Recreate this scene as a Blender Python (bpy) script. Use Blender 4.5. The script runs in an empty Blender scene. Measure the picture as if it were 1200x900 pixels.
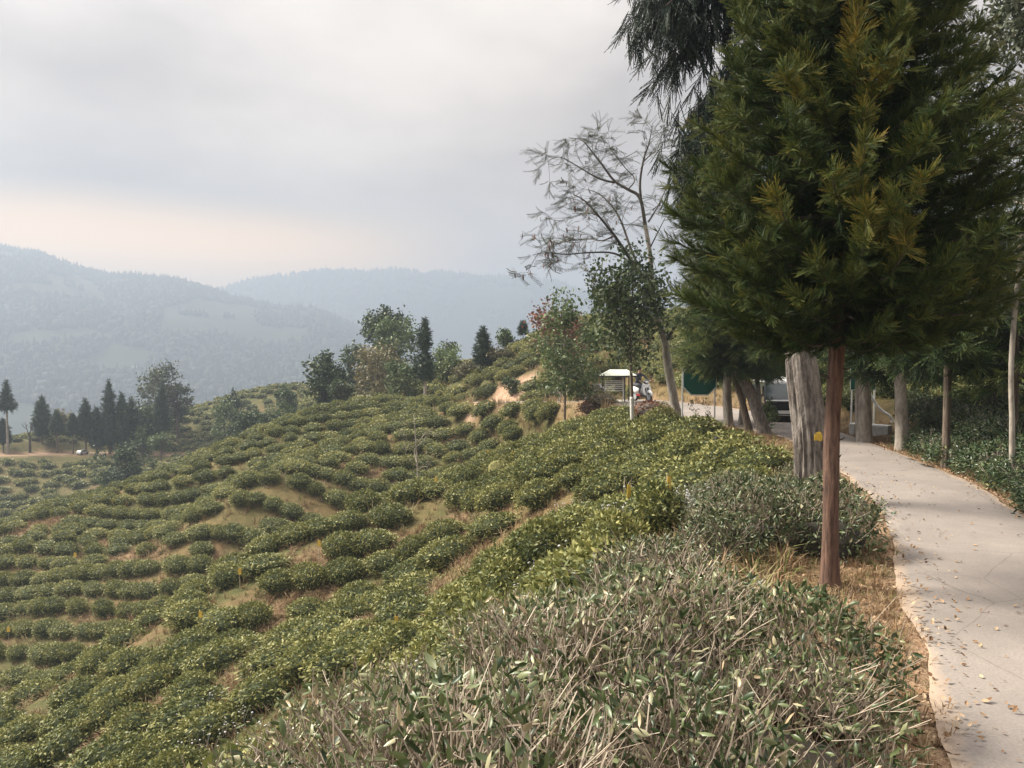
import bpy, math, random
import numpy as np
from mathutils import Vector, Matrix

random.seed(11)
RNG = np.random.default_rng(11)
scene = bpy.context.scene
COL = scene.collection
rad = math.radians

# ------------------------------------------------------------------ camera
F_PX = 906.0
PITCH = math.atan(30.0 / F_PX)
CAM = np.array([0.0, 0.0, 2.1])
cam_data = bpy.data.cameras.new("camera")
cam_data.sensor_width = 36.0
cam_data.lens = F_PX / 1200.0 * 36.0
cam_data.clip_start = 0.05
cam_data.clip_end = 6000.0
cam = bpy.data.objects.new("camera", cam_data)
COL.objects.link(cam)
cam.location = CAM
cam.rotation_euler = (math.pi / 2 - PITCH, 0, 0)
scene.camera = cam

# ------------------------------------------------------------------ sun, sky, exposure
SUN_AZ, SUN_EL = rad(-72), rad(44)          # azimuth measured from straight ahead, left is negative
sun_data = bpy.data.lights.new("sun", 'SUN')
sun_data.energy = 5.0
sun_data.angle = rad(20)
sun_data.color = (1.0, 0.925, 0.79)
sun = bpy.data.objects.new("sun", sun_data)
COL.objects.link(sun)
sdir = Vector((math.sin(SUN_AZ) * math.cos(SUN_EL), math.cos(SUN_AZ) * math.cos(SUN_EL), math.sin(SUN_EL)))
sun.rotation_euler = sdir.to_track_quat('Z', 'Y').to_euler()

scene.view_settings.view_transform = 'Standard'
scene.view_settings.look = 'None'
scene.view_settings.exposure = 1.57
scene.view_settings.gamma = 1.0
scene.render.engine = 'CYCLES'
scene.cycles.use_denoising = True
scene.cycles.max_bounces = 6
scene.cycles.diffuse_bounces = 3
scene.cycles.glossy_bounces = 2
scene.cycles.transmission_bounces = 4
scene.cycles.transparent_max_bounces = 6
scene.cycles.volume_bounces = 1
scene.cycles.caustics_reflective = False
scene.cycles.caustics_refractive = False


def build_world():
    w = bpy.data.worlds.new("World")
    scene.world = w
    w.use_nodes = True
    nt = w.node_tree
    nt.nodes.clear()
    N, L = nt.nodes.new, nt.links.new
    out = N('ShaderNodeOutputWorld')
    bg = N('ShaderNodeBackground')
    sky = N('ShaderNodeTexSky')
    sky.sky_type = 'NISHITA'
    sky.sun_disc = False
    sky.sun_elevation = SUN_EL
    sky.sun_rotation = SUN_AZ
    sky.dust_density = 3.0
    tc = N('ShaderNodeTexCoord')
    sep = N('ShaderNodeSeparateXYZ')
    L(tc.outputs['Generated'], sep.inputs[0])

    def math_(op, a, b=None):
        m = N('ShaderNodeMath'); m.operation = op
        for i, v in enumerate((a, b)):
            if v is None: continue
            if isinstance(v, (int, float)): m.inputs[i].default_value = v
            else: L(v, m.inputs[i])
        return m.outputs[0]
    # overcast: the brightness of the cloud sheet rises smoothly towards the zenith
    ramp = N('ShaderNodeValToRGB')
    L(sep.outputs['Z'], ramp.inputs[0])
    cr = ramp.color_ramp
    cr.elements[0].position = 0.0; cr.elements[0].color = (1.95, 1.54, 1.15, 1)
    cr.elements[1].position = 1.0; cr.elements[1].color = (9.0, 8.6, 8.2, 1)
    e = cr.elements.new(0.30); e.color = (2.10, 1.71, 1.38, 1)
    e = cr.elements.new(0.13); e.color = (1.78, 1.43, 1.16, 1)
    # soft cloud blotches, stretched sideways
    mp = N('ShaderNodeMapping'); mp.inputs['Scale'].default_value = (1, 1, 2.4)
    L(tc.outputs['Generated'], mp.inputs[0])
    nz = N('ShaderNodeTexNoise'); nz.inputs['Scale'].default_value = 3.6; nz.inputs['Detail'].default_value = 4
    nz.inputs['Roughness'].default_value = 0.5
    L(mp.outputs[0], nz.inputs[0])
    mr = N('ShaderNodeMapRange'); mr.inputs[1].default_value = 0.3; mr.inputs[2].default_value = 0.72
    mr.inputs[3].default_value = 0.70; mr.inputs[4].default_value = 1.38
    L(nz.outputs[0], mr.inputs[0])
    mul = N('ShaderNodeMix'); mul.data_type = 'RGBA'; mul.blend_type = 'MULTIPLY'; mul.inputs[0].default_value = 1
    L(ramp.outputs[0], mul.inputs[6]); L(mr.outputs[0], mul.inputs[7])
    # the warm gap under the cloud sheet low over the far ridge
    az = N('ShaderNodeVectorMath'); az.operation = 'DOT_PRODUCT'
    L(tc.outputs['Generated'], az.inputs[0]); az.inputs[1].default_value = (math.sin(rad(-30)), math.cos(rad(-30)), 0.08)
    azr = N('ShaderNodeMapRange'); azr.inputs[1].default_value = 0.87; azr.inputs[2].default_value = 1.0
    azr.interpolation_type = 'SMOOTHSTEP'
    L(az.outputs['Value'], azr.inputs[0])
    el = N('ShaderNodeMapRange'); el.inputs[1].default_value = 0.215; el.inputs[2].default_value = 0.135
    el.interpolation_type = 'SMOOTHSTEP'
    L(math_('ADD', sep.outputs['Z'], math_('MULTIPLY', nz.outputs[0], 0.03)), el.inputs[0])
    glow = math_('MULTIPLY', azr.outputs[0], el.outputs[0])
    mixg = N('ShaderNodeMix'); mixg.data_type = 'RGBA'
    L(math_('MULTIPLY', glow, 0.9), mixg.inputs[0]); L(mul.outputs[2], mixg.inputs[6])
    mixg.inputs[7].default_value = (9.2, 5.0, 1.5, 1)
    # thinner cloud high up in the middle lets more light through
    th = N('ShaderNodeVectorMath'); th.operation = 'DOT_PRODUCT'
    L(tc.outputs['Generated'], th.inputs[0]); d_ = Vector((-.13, .88, .46)).normalized(); th.inputs[1].default_value = d_
    thr = N('ShaderNodeMapRange'); thr.inputs[1].default_value = .945; thr.inputs[2].default_value = 1.03; thr.interpolation_type = 'SMOOTHSTEP'
    L(math_('ADD', th.outputs['Value'], math_('MULTIPLY', math_('SUBTRACT', nz.outputs[0], .5), .07)), thr.inputs[0])
    mixh = N('ShaderNodeMix'); mixh.data_type = 'RGBA'
    L(math_('MULTIPLY', thr.outputs[0], .8), mixh.inputs[0]); L(mixg.outputs[2], mixh.inputs[6]); mixh.inputs[7].default_value = (4.2, 3.65, 3.05, 1)
    mixg = mixh
    # a little of the clear sky tints the sheet
    mixs = N('ShaderNodeMix'); mixs.data_type = 'RGBA'; mixs.inputs[0].default_value = 0.965
    L(sky.outputs[0], mixs.inputs[6]); L(mixg.outputs[2], mixs.inputs[7])
    L(mixs.outputs[2], bg.inputs[0])
    bg.inputs[1].default_value = 0.1
    L(bg.outputs[0], out.inputs[0])


build_world()


# ------------------------------------------------------------------ numeric helpers
def ray(px, py):
    a, b = (px - 600.0) / F_PX, (450.0 - py) / F_PX
    f = np.array([0, math.cos(PITCH), -math.sin(PITCH)])
    u = np.array([0, math.sin(PITCH), math.cos(PITCH)])
    d = f + a * np.array([1.0, 0, 0]) + b * u
    return d / d[1]


def P(px, py, Y):
    """The point at distance Y ahead that is seen at photo pixel (px, py)."""
    return CAM + ray(px, py) * Y


def project(p):
    v = np.asarray(p, float) - CAM
    c, s = math.cos(PITCH), math.sin(PITCH)
    zf = v[..., 1] * c - v[..., 2] * s
    zu = v[..., 1] * s + v[..., 2] * c
    zf = np.where(zf < 0.05, 0.05, zf)
    return 600 + F_PX * v[..., 0] / zf, 450 - F_PX * zu / zf, zf


def hash2(ix, iy, seed):
    h = (ix.astype(np.int64) * 374761393 + iy.astype(np.int64) * 668265263 + seed * 1274126177) & 0x7fffffff
    h = ((h ^ (h >> 13)) * 1274126177) & 0x7fffffff
    return ((h ^ (h >> 16)) & 0xffff) / 65535.0


def vnoise(x, y, seed=0):
    x = np.asarray(x, float); y = np.asarray(y, float)
    ix, iy = np.floor(x), np.floor(y)
    fx, fy = x - ix, y - iy
    fx = fx * fx * (3 - 2 * fx); fy = fy * fy * (3 - 2 * fy)
    a = hash2(ix, iy, seed); b = hash2(ix + 1, iy, seed); c = hash2(ix, iy + 1, seed); d = hash2(ix + 1, iy + 1, seed)
    return (a * (1 - fx) + b * fx) * (1 - fy) + (c * (1 - fx) + d * fx) * fy


def fbm(x, y, seed=0, octaves=4):
    s, a, t = 0.0, 0.5, 0.0
    for o in range(octaves):
        s = s + a * vnoise(np.asarray(x) * 2 ** o, np.asarray(y) * 2 ** o, seed + o * 17)
        t += a; a *= 0.5
    return s / t


def smooth(a, b, x):
    t = np.clip((np.asarray(x, float) - a) / (b - a), 0, 1)
    return t * t * (3 - 2 * t)


# ------------------------------------------------------------------ the road's line
ROAD = [(0.1, -12, 0, 1.05), (0.7, -3, 0, 1.0), (1.62, 0, 0, 0.98), (3.34, 3.96, 0, 0.95), (4.55, 6.9, 0, 0.93), (5.95, 10.4, 0, 0.92),
        (6.9, 13.6, 0, 0.95), (7.65, 17.3, 0, 0.95), (8.15, 20.7, 0, 1.0), (8.05, 24.7, 0, 1.5), (7.55, 29, 0, 2.0),
        (6.9, 34, 0, 2.0), (5.4, 39.5, -0.05, 1.7), (2.6, 44.5, -0.4, 1.2), (-1.2, 50.5, -0.75, 1.1), (-5.0, 57.5, -1.3, 1.1),
        (-10.5, 66, -2.6, 1.1), (-20, 80, -5.5, 1.2), (-34, 98, -10, 1.2), (-45.7, 113, -12.0, 1.3), (-58, 113.5, -11.9, 1.3),
        (-74, 112, -11.9, 1.3), (-95, 110, -12.5, 1.3)]


def catmull(pts, n):
    pts = np.asarray(pts, float)
    out = []
    for i in range(len(pts) - 1):
        p0, p1, p2, p3 = pts[max(i - 1, 0)], pts[i], pts[i + 1], pts[min(i + 2, len(pts) - 1)]
        for t in np.linspace(0, 1, n, endpoint=False):
            out.append(0.5 * ((2 * p1) + (-p0 + p2) * t + (2 * p0 - 5 * p1 + 4 * p2 - p3) * t * t + (-p0 + 3 * p1 - 3 * p2 + p3) * t ** 3))
    out.append(pts[-1])
    return np.array(out)


ROADL = catmull(ROAD, 9)


def road_near(x, y):
    """distance to the road's centre line, its height and half width there"""
    x = np.asarray(x, float).ravel(); y = np.asarray(y, float).ravel()
    A, B = ROADL[:-1], ROADL[1:]
    dx, dy = B[:, 0] - A[:, 0], B[:, 1] - A[:, 1]
    ll = dx * dx + dy * dy
    D = np.full(len(x), 1e9); Z = np.zeros(len(x)); W = np.zeros(len(x)); S = np.zeros(len(x))
    for s in range(0, len(x), 20000):
        X, Y = x[s:s + 20000, None], y[s:s + 20000, None]
        t = np.clip(((X - A[:, 0]) * dx + (Y - A[:, 1]) * dy) / ll, 0, 1)
        qx, qy = A[:, 0] + t * dx - X, A[:, 1] + t * dy - Y
        d2 = qx * qx + qy * qy
        k = d2.argmin(1); r = np.arange(len(k))
        D[s:s + 20000] = np.sqrt(d2[r, k])
        Z[s:s + 20000] = A[k, 2] + t[r, k] * (B[k, 2] - A[k, 2])
        W[s:s + 20000] = A[k, 3] + t[r, k] * (B[k, 3] - A[k, 3])
        S[s:s + 20000] = np.sign(-(dx[k] * qy[r, k] - dy[k] * qx[r, k]))   # + on the left of the line
    return D, Z, W, S


# ------------------------------------------------------------------ the hillside: a smooth surface through surveyed points (x, y, ground height)
SURVEY = [
    (0, 2, .12), (-1, 3, .0), (-0.9, 4, -.5), (0.15, 7, -.7), (1, 9, -.7), (3.6, 13, -.5), (0, 12, -1.4), (-1.3, 12, -3.0), (-3.6, 11, -4.1),
    (-4, 6, -3.4), (-4, 1, -2.5), (-10, 4, -6.0), (-10, -8, -6.5), (-3, -8, -1.5),
    (-2.8, 25, -4.0), (1, 18, -2.1), (2.4, 22, -1.2), (4.2, 19, -.6), (4.6, 25, -.35), (4.2, 30, -.3),
    (-11.9, 18, -8.1), (-7.5, 17, -5.9), (-7, 14, -6.0), (-14.6, 22, -7.9), (-11.5, 26, -6.3), (-6.6, 30, -4.1), (-1.3, 30, -2.4), (2, 30, -.9),
    (-20, 20, -10.6), (-28, 18, -14),
    (-26, 29, -14), (-17, 32, -10.8), (-9.5, 37, -8.2), (-3, 39.5, -5.6), (1.0, 40, -2.9), (-6, 34, -6.2),
    (-14.2, 43, -7.2), (-19.9, 36, -11.6), (-27.8, 42, -11.5), (-34.4, 52, -8.9), (-27.3, 55, -6.5), (-18.9, 57, -3.7), (-11.5, 58, -1.8),
    (-5, 46, -4.6), (-2, 47, -2.9), (-11.5, 52, -4.2), (-19.9, 45, -9.2), (-8.9, 54, -2.5), (-14, 48, -5.6), (-23, 49, -8.0), (-38, 44, -14),
    (-45, 58, -14), (-32, 66, -11), (-21, 68, -7.5), (-50, 72, -19),
    (-74, 112, -11.9), (-65, 98, -17.2), (-53, 100, -14.5), (-57, 106, -13.0), (-69, 127, -10.2), (-54, 127, -9.5), (-85, 118, -13), (-38.7, 130, -3.4), (-48.8, 130, -5.8),
    (-57, 131, -8), (-47, 121, -10.5), (-24, 112, -2.0), (-40, 88, -15), (-30, 122, -4.5), (-20, 95, -3.5),
    (-60, 165, -34), (-30, 170, -25), (-100, 140, -44), (-110, 100, -35), (-70, 80, -25), (-75, 50, -24), (0, 165, -8),
    (0, 62, 2.9), (3.3, 60, 4.5), (12, 56, 4.6), (0.2, 54.2, 1.3), (-2.6, 60, .9), (-6.8, 64, -.5), (5, 51, 2.4), (9, 44, 1.5), (20, 45, 4.2), (14, 30, 1.5), (12, 21, .8), (10, 14, .25),
    (13, 10, .7), (9, 5, .3), (8, -6, .5), (20, 18, 3.2), (30, 30, 5.5), (42, 60, 8), (0, 90, -1), (32, 100, 4), (60, 20, 12), (30, 0, 6), (-14, 80, -2.5), (10, 75, 3.5),
]
SV = np.array(SURVEY, float)


def _tps_fit():
    d = np.hypot(SV[:, None, 0] - SV[None, :, 0], SV[:, None, 1] - SV[None, :, 1])
    K = np.where(d > 0, d * d * np.log(d + 1e-12), 0)
    n = len(SV)
    K[np.arange(n), np.arange(n)] += .4
    Pm = np.c_[np.ones(n), SV[:, :2]]
    A = np.block([[K, Pm], [Pm.T, np.zeros((3, 3))]])
    return np.linalg.solve(A, np.r_[SV[:, 2], 0, 0, 0])


TPS = _tps_fit()


FOLDS = [(-14.5, 44, 7.0, 5.0, 1.3), (-22.5, 39, 6.5, 5.0, 1.2), (-17.5, 39.2, 5.5, 2.6, -.5), (-9, 39.5, 6.0, 3.0, -.9), (-20, 48.5, 8, 2.6, -.6), (-29, 46, 5, 3.5, .9), (-6.5, 50, 4.5, 3, .8), (-10, 28.5, 5.5, 2.2, .6), (-3, 30, 4.5, 2.0, .5), (-5, 22, 5, 2.2, -.6), (0, 24.5, 4, 2.0, .5)]


CREST = [(-30, 15.5), (-20, 19), (-14.6, 22), (-11.5, 26), (-6.6, 30), (-1.3, 31), (3, 32)]


def folds(x, y):
    # the near spur's crest and the gully that falls away behind it
    x = np.asarray(x, float); y = np.asarray(y, float)
    D = np.full(x.shape, 1e9); S = np.zeros(x.shape)
    for (ax, ay), (bx, by) in zip(CREST[:-1], CREST[1:]):
        ux, uy = bx - ax, by - ay; l2 = ux * ux + uy * uy
        t = np.clip(((x - ax) * ux + (y - ay) * uy) / l2, 0, 1)
        dx, dy = x - ax - t * ux, y - ay - t * uy
        d = np.hypot(dx, dy); k = d < D
        D = np.where(k, d, D); S = np.where(k, np.sign(ux * dy - uy * dx) * d, S)
    w = (1 - smooth(-1.5, 3.5, x)) * smooth(-32, -26, x)
    return w * (CREST_UP * np.exp(-((S + .3) / 2.2) ** 2) - 1.9 * np.exp(-((S - 5.6) / 2.9) ** 2)) + hummocks(x, y)


CREST_UP = -.12


def hummocks(x, y):
    return sum(a * np.exp(-((x - cx) / rx) ** 2 - ((y - cy) / ry) ** 2) for cx, cy, rx, ry, a in FOLDS)


def base_height(x, y):
    x = np.asarray(x, float).ravel(); y = np.asarray(y, float).ravel()
    z = TPS[-3] + TPS[-2] * x + TPS[-1] * y
    for s in range(0, len(x), 20000):
        d2 = (x[s:s + 20000, None] - SV[:, 0]) ** 2 + (y[s:s + 20000, None] - SV[:, 1]) ** 2
        z[s:s + 20000] += (0.5 * d2 * np.log(d2 + 1e-12)) @ TPS[:-3]
    return z


def H(x, y, fine=True):
    shp = np.shape(x)
    x = np.asarray(x, float).ravel(); y = np.asarray(y, float).ravel()
    z = base_height(x, y) + folds(x, y) + (fbm(x * .07, y * .07, 9, 1) - .5) * 1.3 * smooth(14, 30, y)
    if fine: z = z + (fbm(x * .35, y * .35, 3, 3) - .5) * .18
    D, Z, W, S = road_near(x, y)
    k = 1 - smooth(W + .35, W + 2.0, D)
    z = z * (1 - k) + (Z - .03) * k
    return z.reshape(shp)


def H1(x, y):
    return float(H(np.array([x]), np.array([y]))[0])


_TS = np.concatenate([np.arange(1.2, 20, .15), np.arange(20, 160, .35)])


def hit(px, py, off=0.0):
    """where the sight line through a photo pixel meets the hillside (raised by off)"""
    d = ray(px, py)
    pts = CAM[None] + d[None] * _TS[:, None]
    f = pts[:, 2] - (H(pts[:, 0], pts[:, 1]) + off)
    k = np.where(f < 0)[0]
    if len(k) == 0: return None
    i = max(k[0], 1)
    t = _TS[i - 1] + (_TS[i] - _TS[i - 1]) * f[i - 1] / (f[i - 1] - f[i] + 1e-9)
    p = CAM + d * t
    return np.array([p[0], p[1], p[2] - off])


# ------------------------------------------------------------------ mesh helpers: a shape is (V, F) with triangles
def join(parts):
    Vs, Fs, n = [], [], 0
    for V, F in parts:
        V = np.asarray(V, float).reshape(-1, 3); F = np.asarray(F, int).reshape(-1, 3)
        Vs.append(V); Fs.append(F + n); n += len(V)
    return np.concatenate(Vs), np.concatenate(Fs)


def box(c, s, rz=0.0, taper=1.0):
    sx, sy, sz = np.array(s, float) / 2
    V = np.array([[-sx, -sy, -sz], [sx, -sy, -sz], [sx, sy, -sz], [-sx, sy, -sz], [-sx * taper, -sy * taper, sz], [sx * taper, -sy * taper, sz], [sx * taper, sy * taper, sz], [-sx * taper, sy * taper, sz]])
    F = [(0, 2, 1), (0, 3, 2), (4, 5, 6), (4, 6, 7), (0, 1, 5), (0, 5, 4), (1, 2, 6), (1, 6, 5), (2, 3, 7), (2, 7, 6), (3, 0, 4), (3, 4, 7)]
    if rz:
        c_, s_ = math.cos(rz), math.sin(rz)
        V = V @ np.array([[c_, s_, 0], [-s_, c_, 0], [0, 0, 1]])
    return V + np.array(c, float), np.array(F)


def tube(pts, radii, n=8, cap=True, wobble=0.0, seed=0):
    pts = np.asarray(pts, float); m = len(pts)
    radii = np.broadcast_to(np.asarray(radii, float), (m,))
    T = np.gradient(pts, axis=0); T /= np.linalg.norm(T, axis=1, keepdims=True) + 1e-12
    ref = np.array([0, 0, 1.0]) if abs(T[0, 2]) < .9 else np.array([1.0, 0, 0])
    A = np.cross(T, ref); A /= np.linalg.norm(A, axis=1, keepdims=True) + 1e-12
    B = np.cross(T, A)
    th = np.linspace(0, 2 * math.pi, n, endpoint=False)
    ring = A[:, None] * np.cos(th)[None, :, None] + B[:, None] * np.sin(th)[None, :, None]
    r = radii[:, None, None]
    if wobble:
        i, j = np.meshgrid(np.arange(m), np.arange(n), indexing='ij')
        r = r * (1 + wobble * (hash2(i, j, seed) - .5)[..., None])
    V = (pts[:, None] + ring * r).reshape(-1, 3)
    i, j = np.meshgrid(np.arange(m - 1), np.arange(n), indexing='ij')
    a = (i * n + j).ravel(); b = (i * n + (j + 1) % n).ravel(); c = a + n; d = b + n
    F = np.concatenate([np.c_[a, b, d], np.c_[a, d, c]])
    if cap:
        V = np.concatenate([V, pts[:1], pts[-1:]])
        j = np.arange(n); k = (j + 1) % n
        F = np.concatenate([F, np.c_[np.full(n, m * n), k, j], np.c_[np.full(n, m * n + 1), (m - 1) * n + j, (m - 1) * n + k]])
    return V, F


def cyl(p0, p1, r0, r1=None, n=12):
    return tube([p0, p1], [r0, r0 if r1 is None else r1], n)


def ellipsoid(c, r, nu=12, nv=7, bump=0.0, seed=0):
    th = np.linspace(0, 2 * math.pi, nu, endpoint=False); ph = np.linspace(0, math.pi, nv + 2)[1:-1]
    V = np.array([[math.sin(p) * math.cos(t), math.sin(p) * math.sin(t), math.cos(p)] for p in ph for t in th] + [[0, 0, 1], [0, 0, -1]])
    if bump:
        V = V * (1 + bump * (vnoise(V[:, 0] * 2.3 + 9, V[:, 1] * 2.3 + V[:, 2] * 3.1, seed) - .5))[:, None]
    F = []
    for i in range(nv - 1):
        for j in range(nu):
            a, b = i * nu + j, i * nu + (j + 1) % nu
            F += [(a, a + nu, b + nu), (a, b + nu, b)]
    t, b0 = nv * nu, (nv - 1) * nu
    for j in range(nu):
        F += [(t, j, (j + 1) % nu), (t + 1, b0 + (j + 1) % nu, b0 + j)]
    return V * np.array(r) + np.array(c), np.array(F)


def prism(poly, y0, y1):
    """polygon in x, z swept from y0 to y1 (convex or nearly so)"""
    poly = np.asarray(poly, float); n = len(poly)
    V = np.concatenate([np.c_[poly[:, 0], np.full(n, y0), poly[:, 1]], np.c_[poly[:, 0], np.full(n, y1), poly[:, 1]]])
    F = [(0, i, i + 1) for i in range(1, n - 1)] + [(n, n + i + 1, n + i) for i in range(1, n - 1)]
    for i in range(n):
        j = (i + 1) % n
        F += [(i, n + i, n + j), (i, n + j, j)]
    return V, np.array(F)


def mesh(name, V, F, mats, tint=None, mi=None, smooth_=False, color=None):
    me = bpy.data.meshes.new(name)
    V = np.ascontiguousarray(V, np.float32); F = np.ascontiguousarray(F, np.int32)
    me.vertices.add(len(V)); me.vertices.foreach_set('co', V.ravel())
    me.loops.add(len(F) * 3); me.loops.foreach_set('vertex_index', F.ravel())
    me.polygons.add(len(F))
    me.polygons.foreach_set('loop_start', np.arange(0, len(F) * 3, 3, dtype=np.int32))
    if mi is not None: me.polygons.foreach_set('material_index', np.asarray(mi, np.int32))
    me.polygons.foreach_set('use_smooth', np.full(len(F), bool(smooth_)))
    for m in (mats if isinstance(mats, (list, tuple)) else [mats]): me.materials.append(m)
    if tint is not None:
        a = me.attributes.new('tint', 'FLOAT', 'POINT'); a.data.foreach_set('value', np.asarray(tint, np.float32))
    if color is not None:
        a = me.attributes.new('Col', 'FLOAT_COLOR', 'POINT')
        a.data.foreach_set('color', np.c_[color, np.ones(len(color))].astype(np.float32).ravel())
    me.update(calc_edges=True); me.validate()
    return me


def link(name, me, parent=None, loc=None, **props):
    o = bpy.data.objects.new(name, me)
    COL.objects.link(o)
    if parent is not None: o.parent = parent
    if loc is not None: o.location = loc
    for k, v in props.items(): o[k] = v
    return o


def part(name, shape, mat, parent, bevel=0.0, smooth_=False, tint=None, mi=None):
    o = link(name, mesh(name, shape[0], shape[1], mat, tint=tint, mi=mi, smooth_=smooth_), parent)
    if bevel:
        b = o.modifiers.new('bevel', 'BEVEL'); b.width = bevel; b.segments = 2; b.limit_method = 'ANGLE'
    return o


def thing(name, label, cat, loc, rz=0.0, group=None):
    o = bpy.data.objects.new(name, None)
    COL.objects.link(o)
    o.empty_display_size = .2
    o.location = loc; o.rotation_euler = (0, 0, rz)
    o['label'] = label; o['category'] = cat
    if group: o['group'] = group
    return o


def copy_tree(o, parent=None):
    c = o.copy(); COL.objects.link(c)
    if parent is not None: c.parent = parent
    for ch in list(o.children): copy_tree(ch, c)
    return c


def frames(Z, spin):
    """rotation matrices whose z axis is Z, spun about it"""
    Z = Z / (np.linalg.norm(Z, axis=1, keepdims=True) + 1e-12)
    ref = np.where(np.abs(Z[:, 2:3]) < .95, np.array([[0, 0, 1.0]]), np.array([[1.0, 0, 0]]))
    X = np.cross(ref, Z); X /= np.linalg.norm(X, axis=1, keepdims=True) + 1e-12
    Y = np.cross(Z, X)
    c, s = np.cos(spin)[:, None], np.sin(spin)[:, None]
    return np.stack([X * c + Y * s, -X * s + Y * c, Z], axis=2)


def stamp(V, F, pos, M, scale, tint=None):
    """copies of one template shape, as one (V, F, tint)"""
    n, k = len(pos), len(V)
    sc = np.asarray(scale, float)
    sc = sc[:, None, None] if sc.ndim == 1 else sc[:, None, :]
    W = np.einsum('nij,nkj->nki', M, V[None] * sc) + pos[:, None]
    FF = (F[None] + (np.arange(n) * k)[:, None, None]).reshape(-1, 3)
    t = None if tint is None else np.repeat(tint, k)
    return W.reshape(-1, 3), FF, t


def holder(name, V, F, mats, **k):
    """a shape kept out of the scene, for scatter()"""
    return bpy.data.objects.new(name, mesh(name, V, F, mats, **k))


def scatter(name, shapes, pos, Mx, scale, tint, pick, parent=None, **props):
    """uncountable pieces (needle sprays, grass, far rows): one object whose points carry the shapes"""
    n = len(pos)
    me = bpy.data.meshes.new(name)
    me.vertices.add(n); me.vertices.foreach_set('co', np.ascontiguousarray(pos, np.float32).ravel())
    eul = np.c_[np.arctan2(Mx[:, 2, 1], Mx[:, 2, 2]), -np.arcsin(np.clip(Mx[:, 2, 0], -1, 1)), np.arctan2(Mx[:, 1, 0], Mx[:, 0, 0])]
    sc = np.asarray(scale, float); sc = np.repeat(sc[:, None], 3, 1) if sc.ndim == 1 else sc
    for nm, ty, key, dat in (('turn', 'FLOAT_VECTOR', 'vector', eul), ('size', 'FLOAT_VECTOR', 'vector', sc), ('itint', 'FLOAT', 'value', tint), ('which', 'INT', 'value', pick)):
        a = me.attributes.new(nm, ty, 'POINT'); a.data.foreach_set(key, np.ascontiguousarray(dat, np.int32 if ty == 'INT' else np.float32).ravel())
    me.update()
    o = link(name, me, parent, kind='stuff', **props)
    g = bpy.data.node_groups.new(name + '_scatter', 'GeometryNodeTree')
    g.interface.new_socket('Geometry', in_out='INPUT', socket_type='NodeSocketGeometry'); g.interface.new_socket('Geometry', in_out='OUTPUT', socket_type='NodeSocketGeometry')
    N, L = g.nodes.new, g.links.new
    gi, go, ip, jn = N('NodeGroupInput'), N('NodeGroupOutput'), N('GeometryNodeInstanceOnPoints'), N('GeometryNodeJoinGeometry')
    for h in reversed(shapes):
        ob = N('GeometryNodeObjectInfo'); ob.inputs['Object'].default_value = h
        g2 = N('GeometryNodeGeometryToInstance'); L(ob.outputs['Geometry'], g2.inputs[0]); L(g2.outputs[0], jn.inputs[0])
    ip.inputs['Pick Instance'].default_value = True
    L(gi.outputs[0], ip.inputs['Points']); L(jn.outputs[0], ip.inputs['Instance'])
    for nm, ty, sock in (('which', 'INT', 'Instance Index'), ('turn', 'FLOAT_VECTOR', 'Rotation'), ('size', 'FLOAT_VECTOR', 'Scale')):
        na = N('GeometryNodeInputNamedAttribute'); na.data_type = ty; na.inputs[0].default_value = nm
        L(next(s for s in na.outputs if s.enabled), ip.inputs[sock])
    L(ip.outputs[0], go.inputs[0])
    md = o.modifiers.new('scatter', 'NODES'); md.node_group = g
    return o


def rnd_dirs(n, up=0.0):
    v = RNG.normal(size=(n, 3)); v[:, 2] += up
    return v / np.linalg.norm(v, axis=1, keepdims=True)


# ------------------------------------------------------------------ materials
def new_mat(name):
    m = bpy.data.materials.new(name); m.use_nodes = True
    nt = m.node_tree
    return m, nt, nt.nodes['Principled BSDF'], nt.nodes.new, nt.links.new


def plain(name, col, rough=.6, metal=0.0, noise=.12, scale=6.0, bump=0.0, coat=0.0):
    m, nt, b, N, L = new_mat(name)
    tc = N('ShaderNodeTexCoord'); nz = N('ShaderNodeTexNoise')
    nz.inputs['Scale'].default_value = scale; nz.inputs['Detail'].default_value = 5
    L(tc.outputs['Object'], nz.inputs[0])
    r = N('ShaderNodeValToRGB'); L(nz.outputs[0], r.inputs[0])
    c = np.array(col)
    r.color_ramp.elements[0].position = .3; r.color_ramp.elements[0].color = (*np.clip(c * (1 - noise), 0, 1), 1)
    r.color_ramp.elements[1].position = .7; r.color_ramp.elements[1].color = (*np.clip(c * (1 + noise), 0, 1), 1)
    L(r.outputs[0], b.inputs['Base Color'])
    b.inputs['Roughness'].default_value = rough; b.inputs['Metallic'].default_value = metal
    if coat: b.inputs['Coat Weight'].default_value = coat
    if bump:
        bp = N('ShaderNodeBump'); bp.inputs['Strength'].default_value = bump; bp.inputs['Distance'].default_value = .02
        L(nz.outputs[0], bp.inputs['Height']); L(bp.outputs[0], b.inputs['Normal'])
    return m


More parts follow.
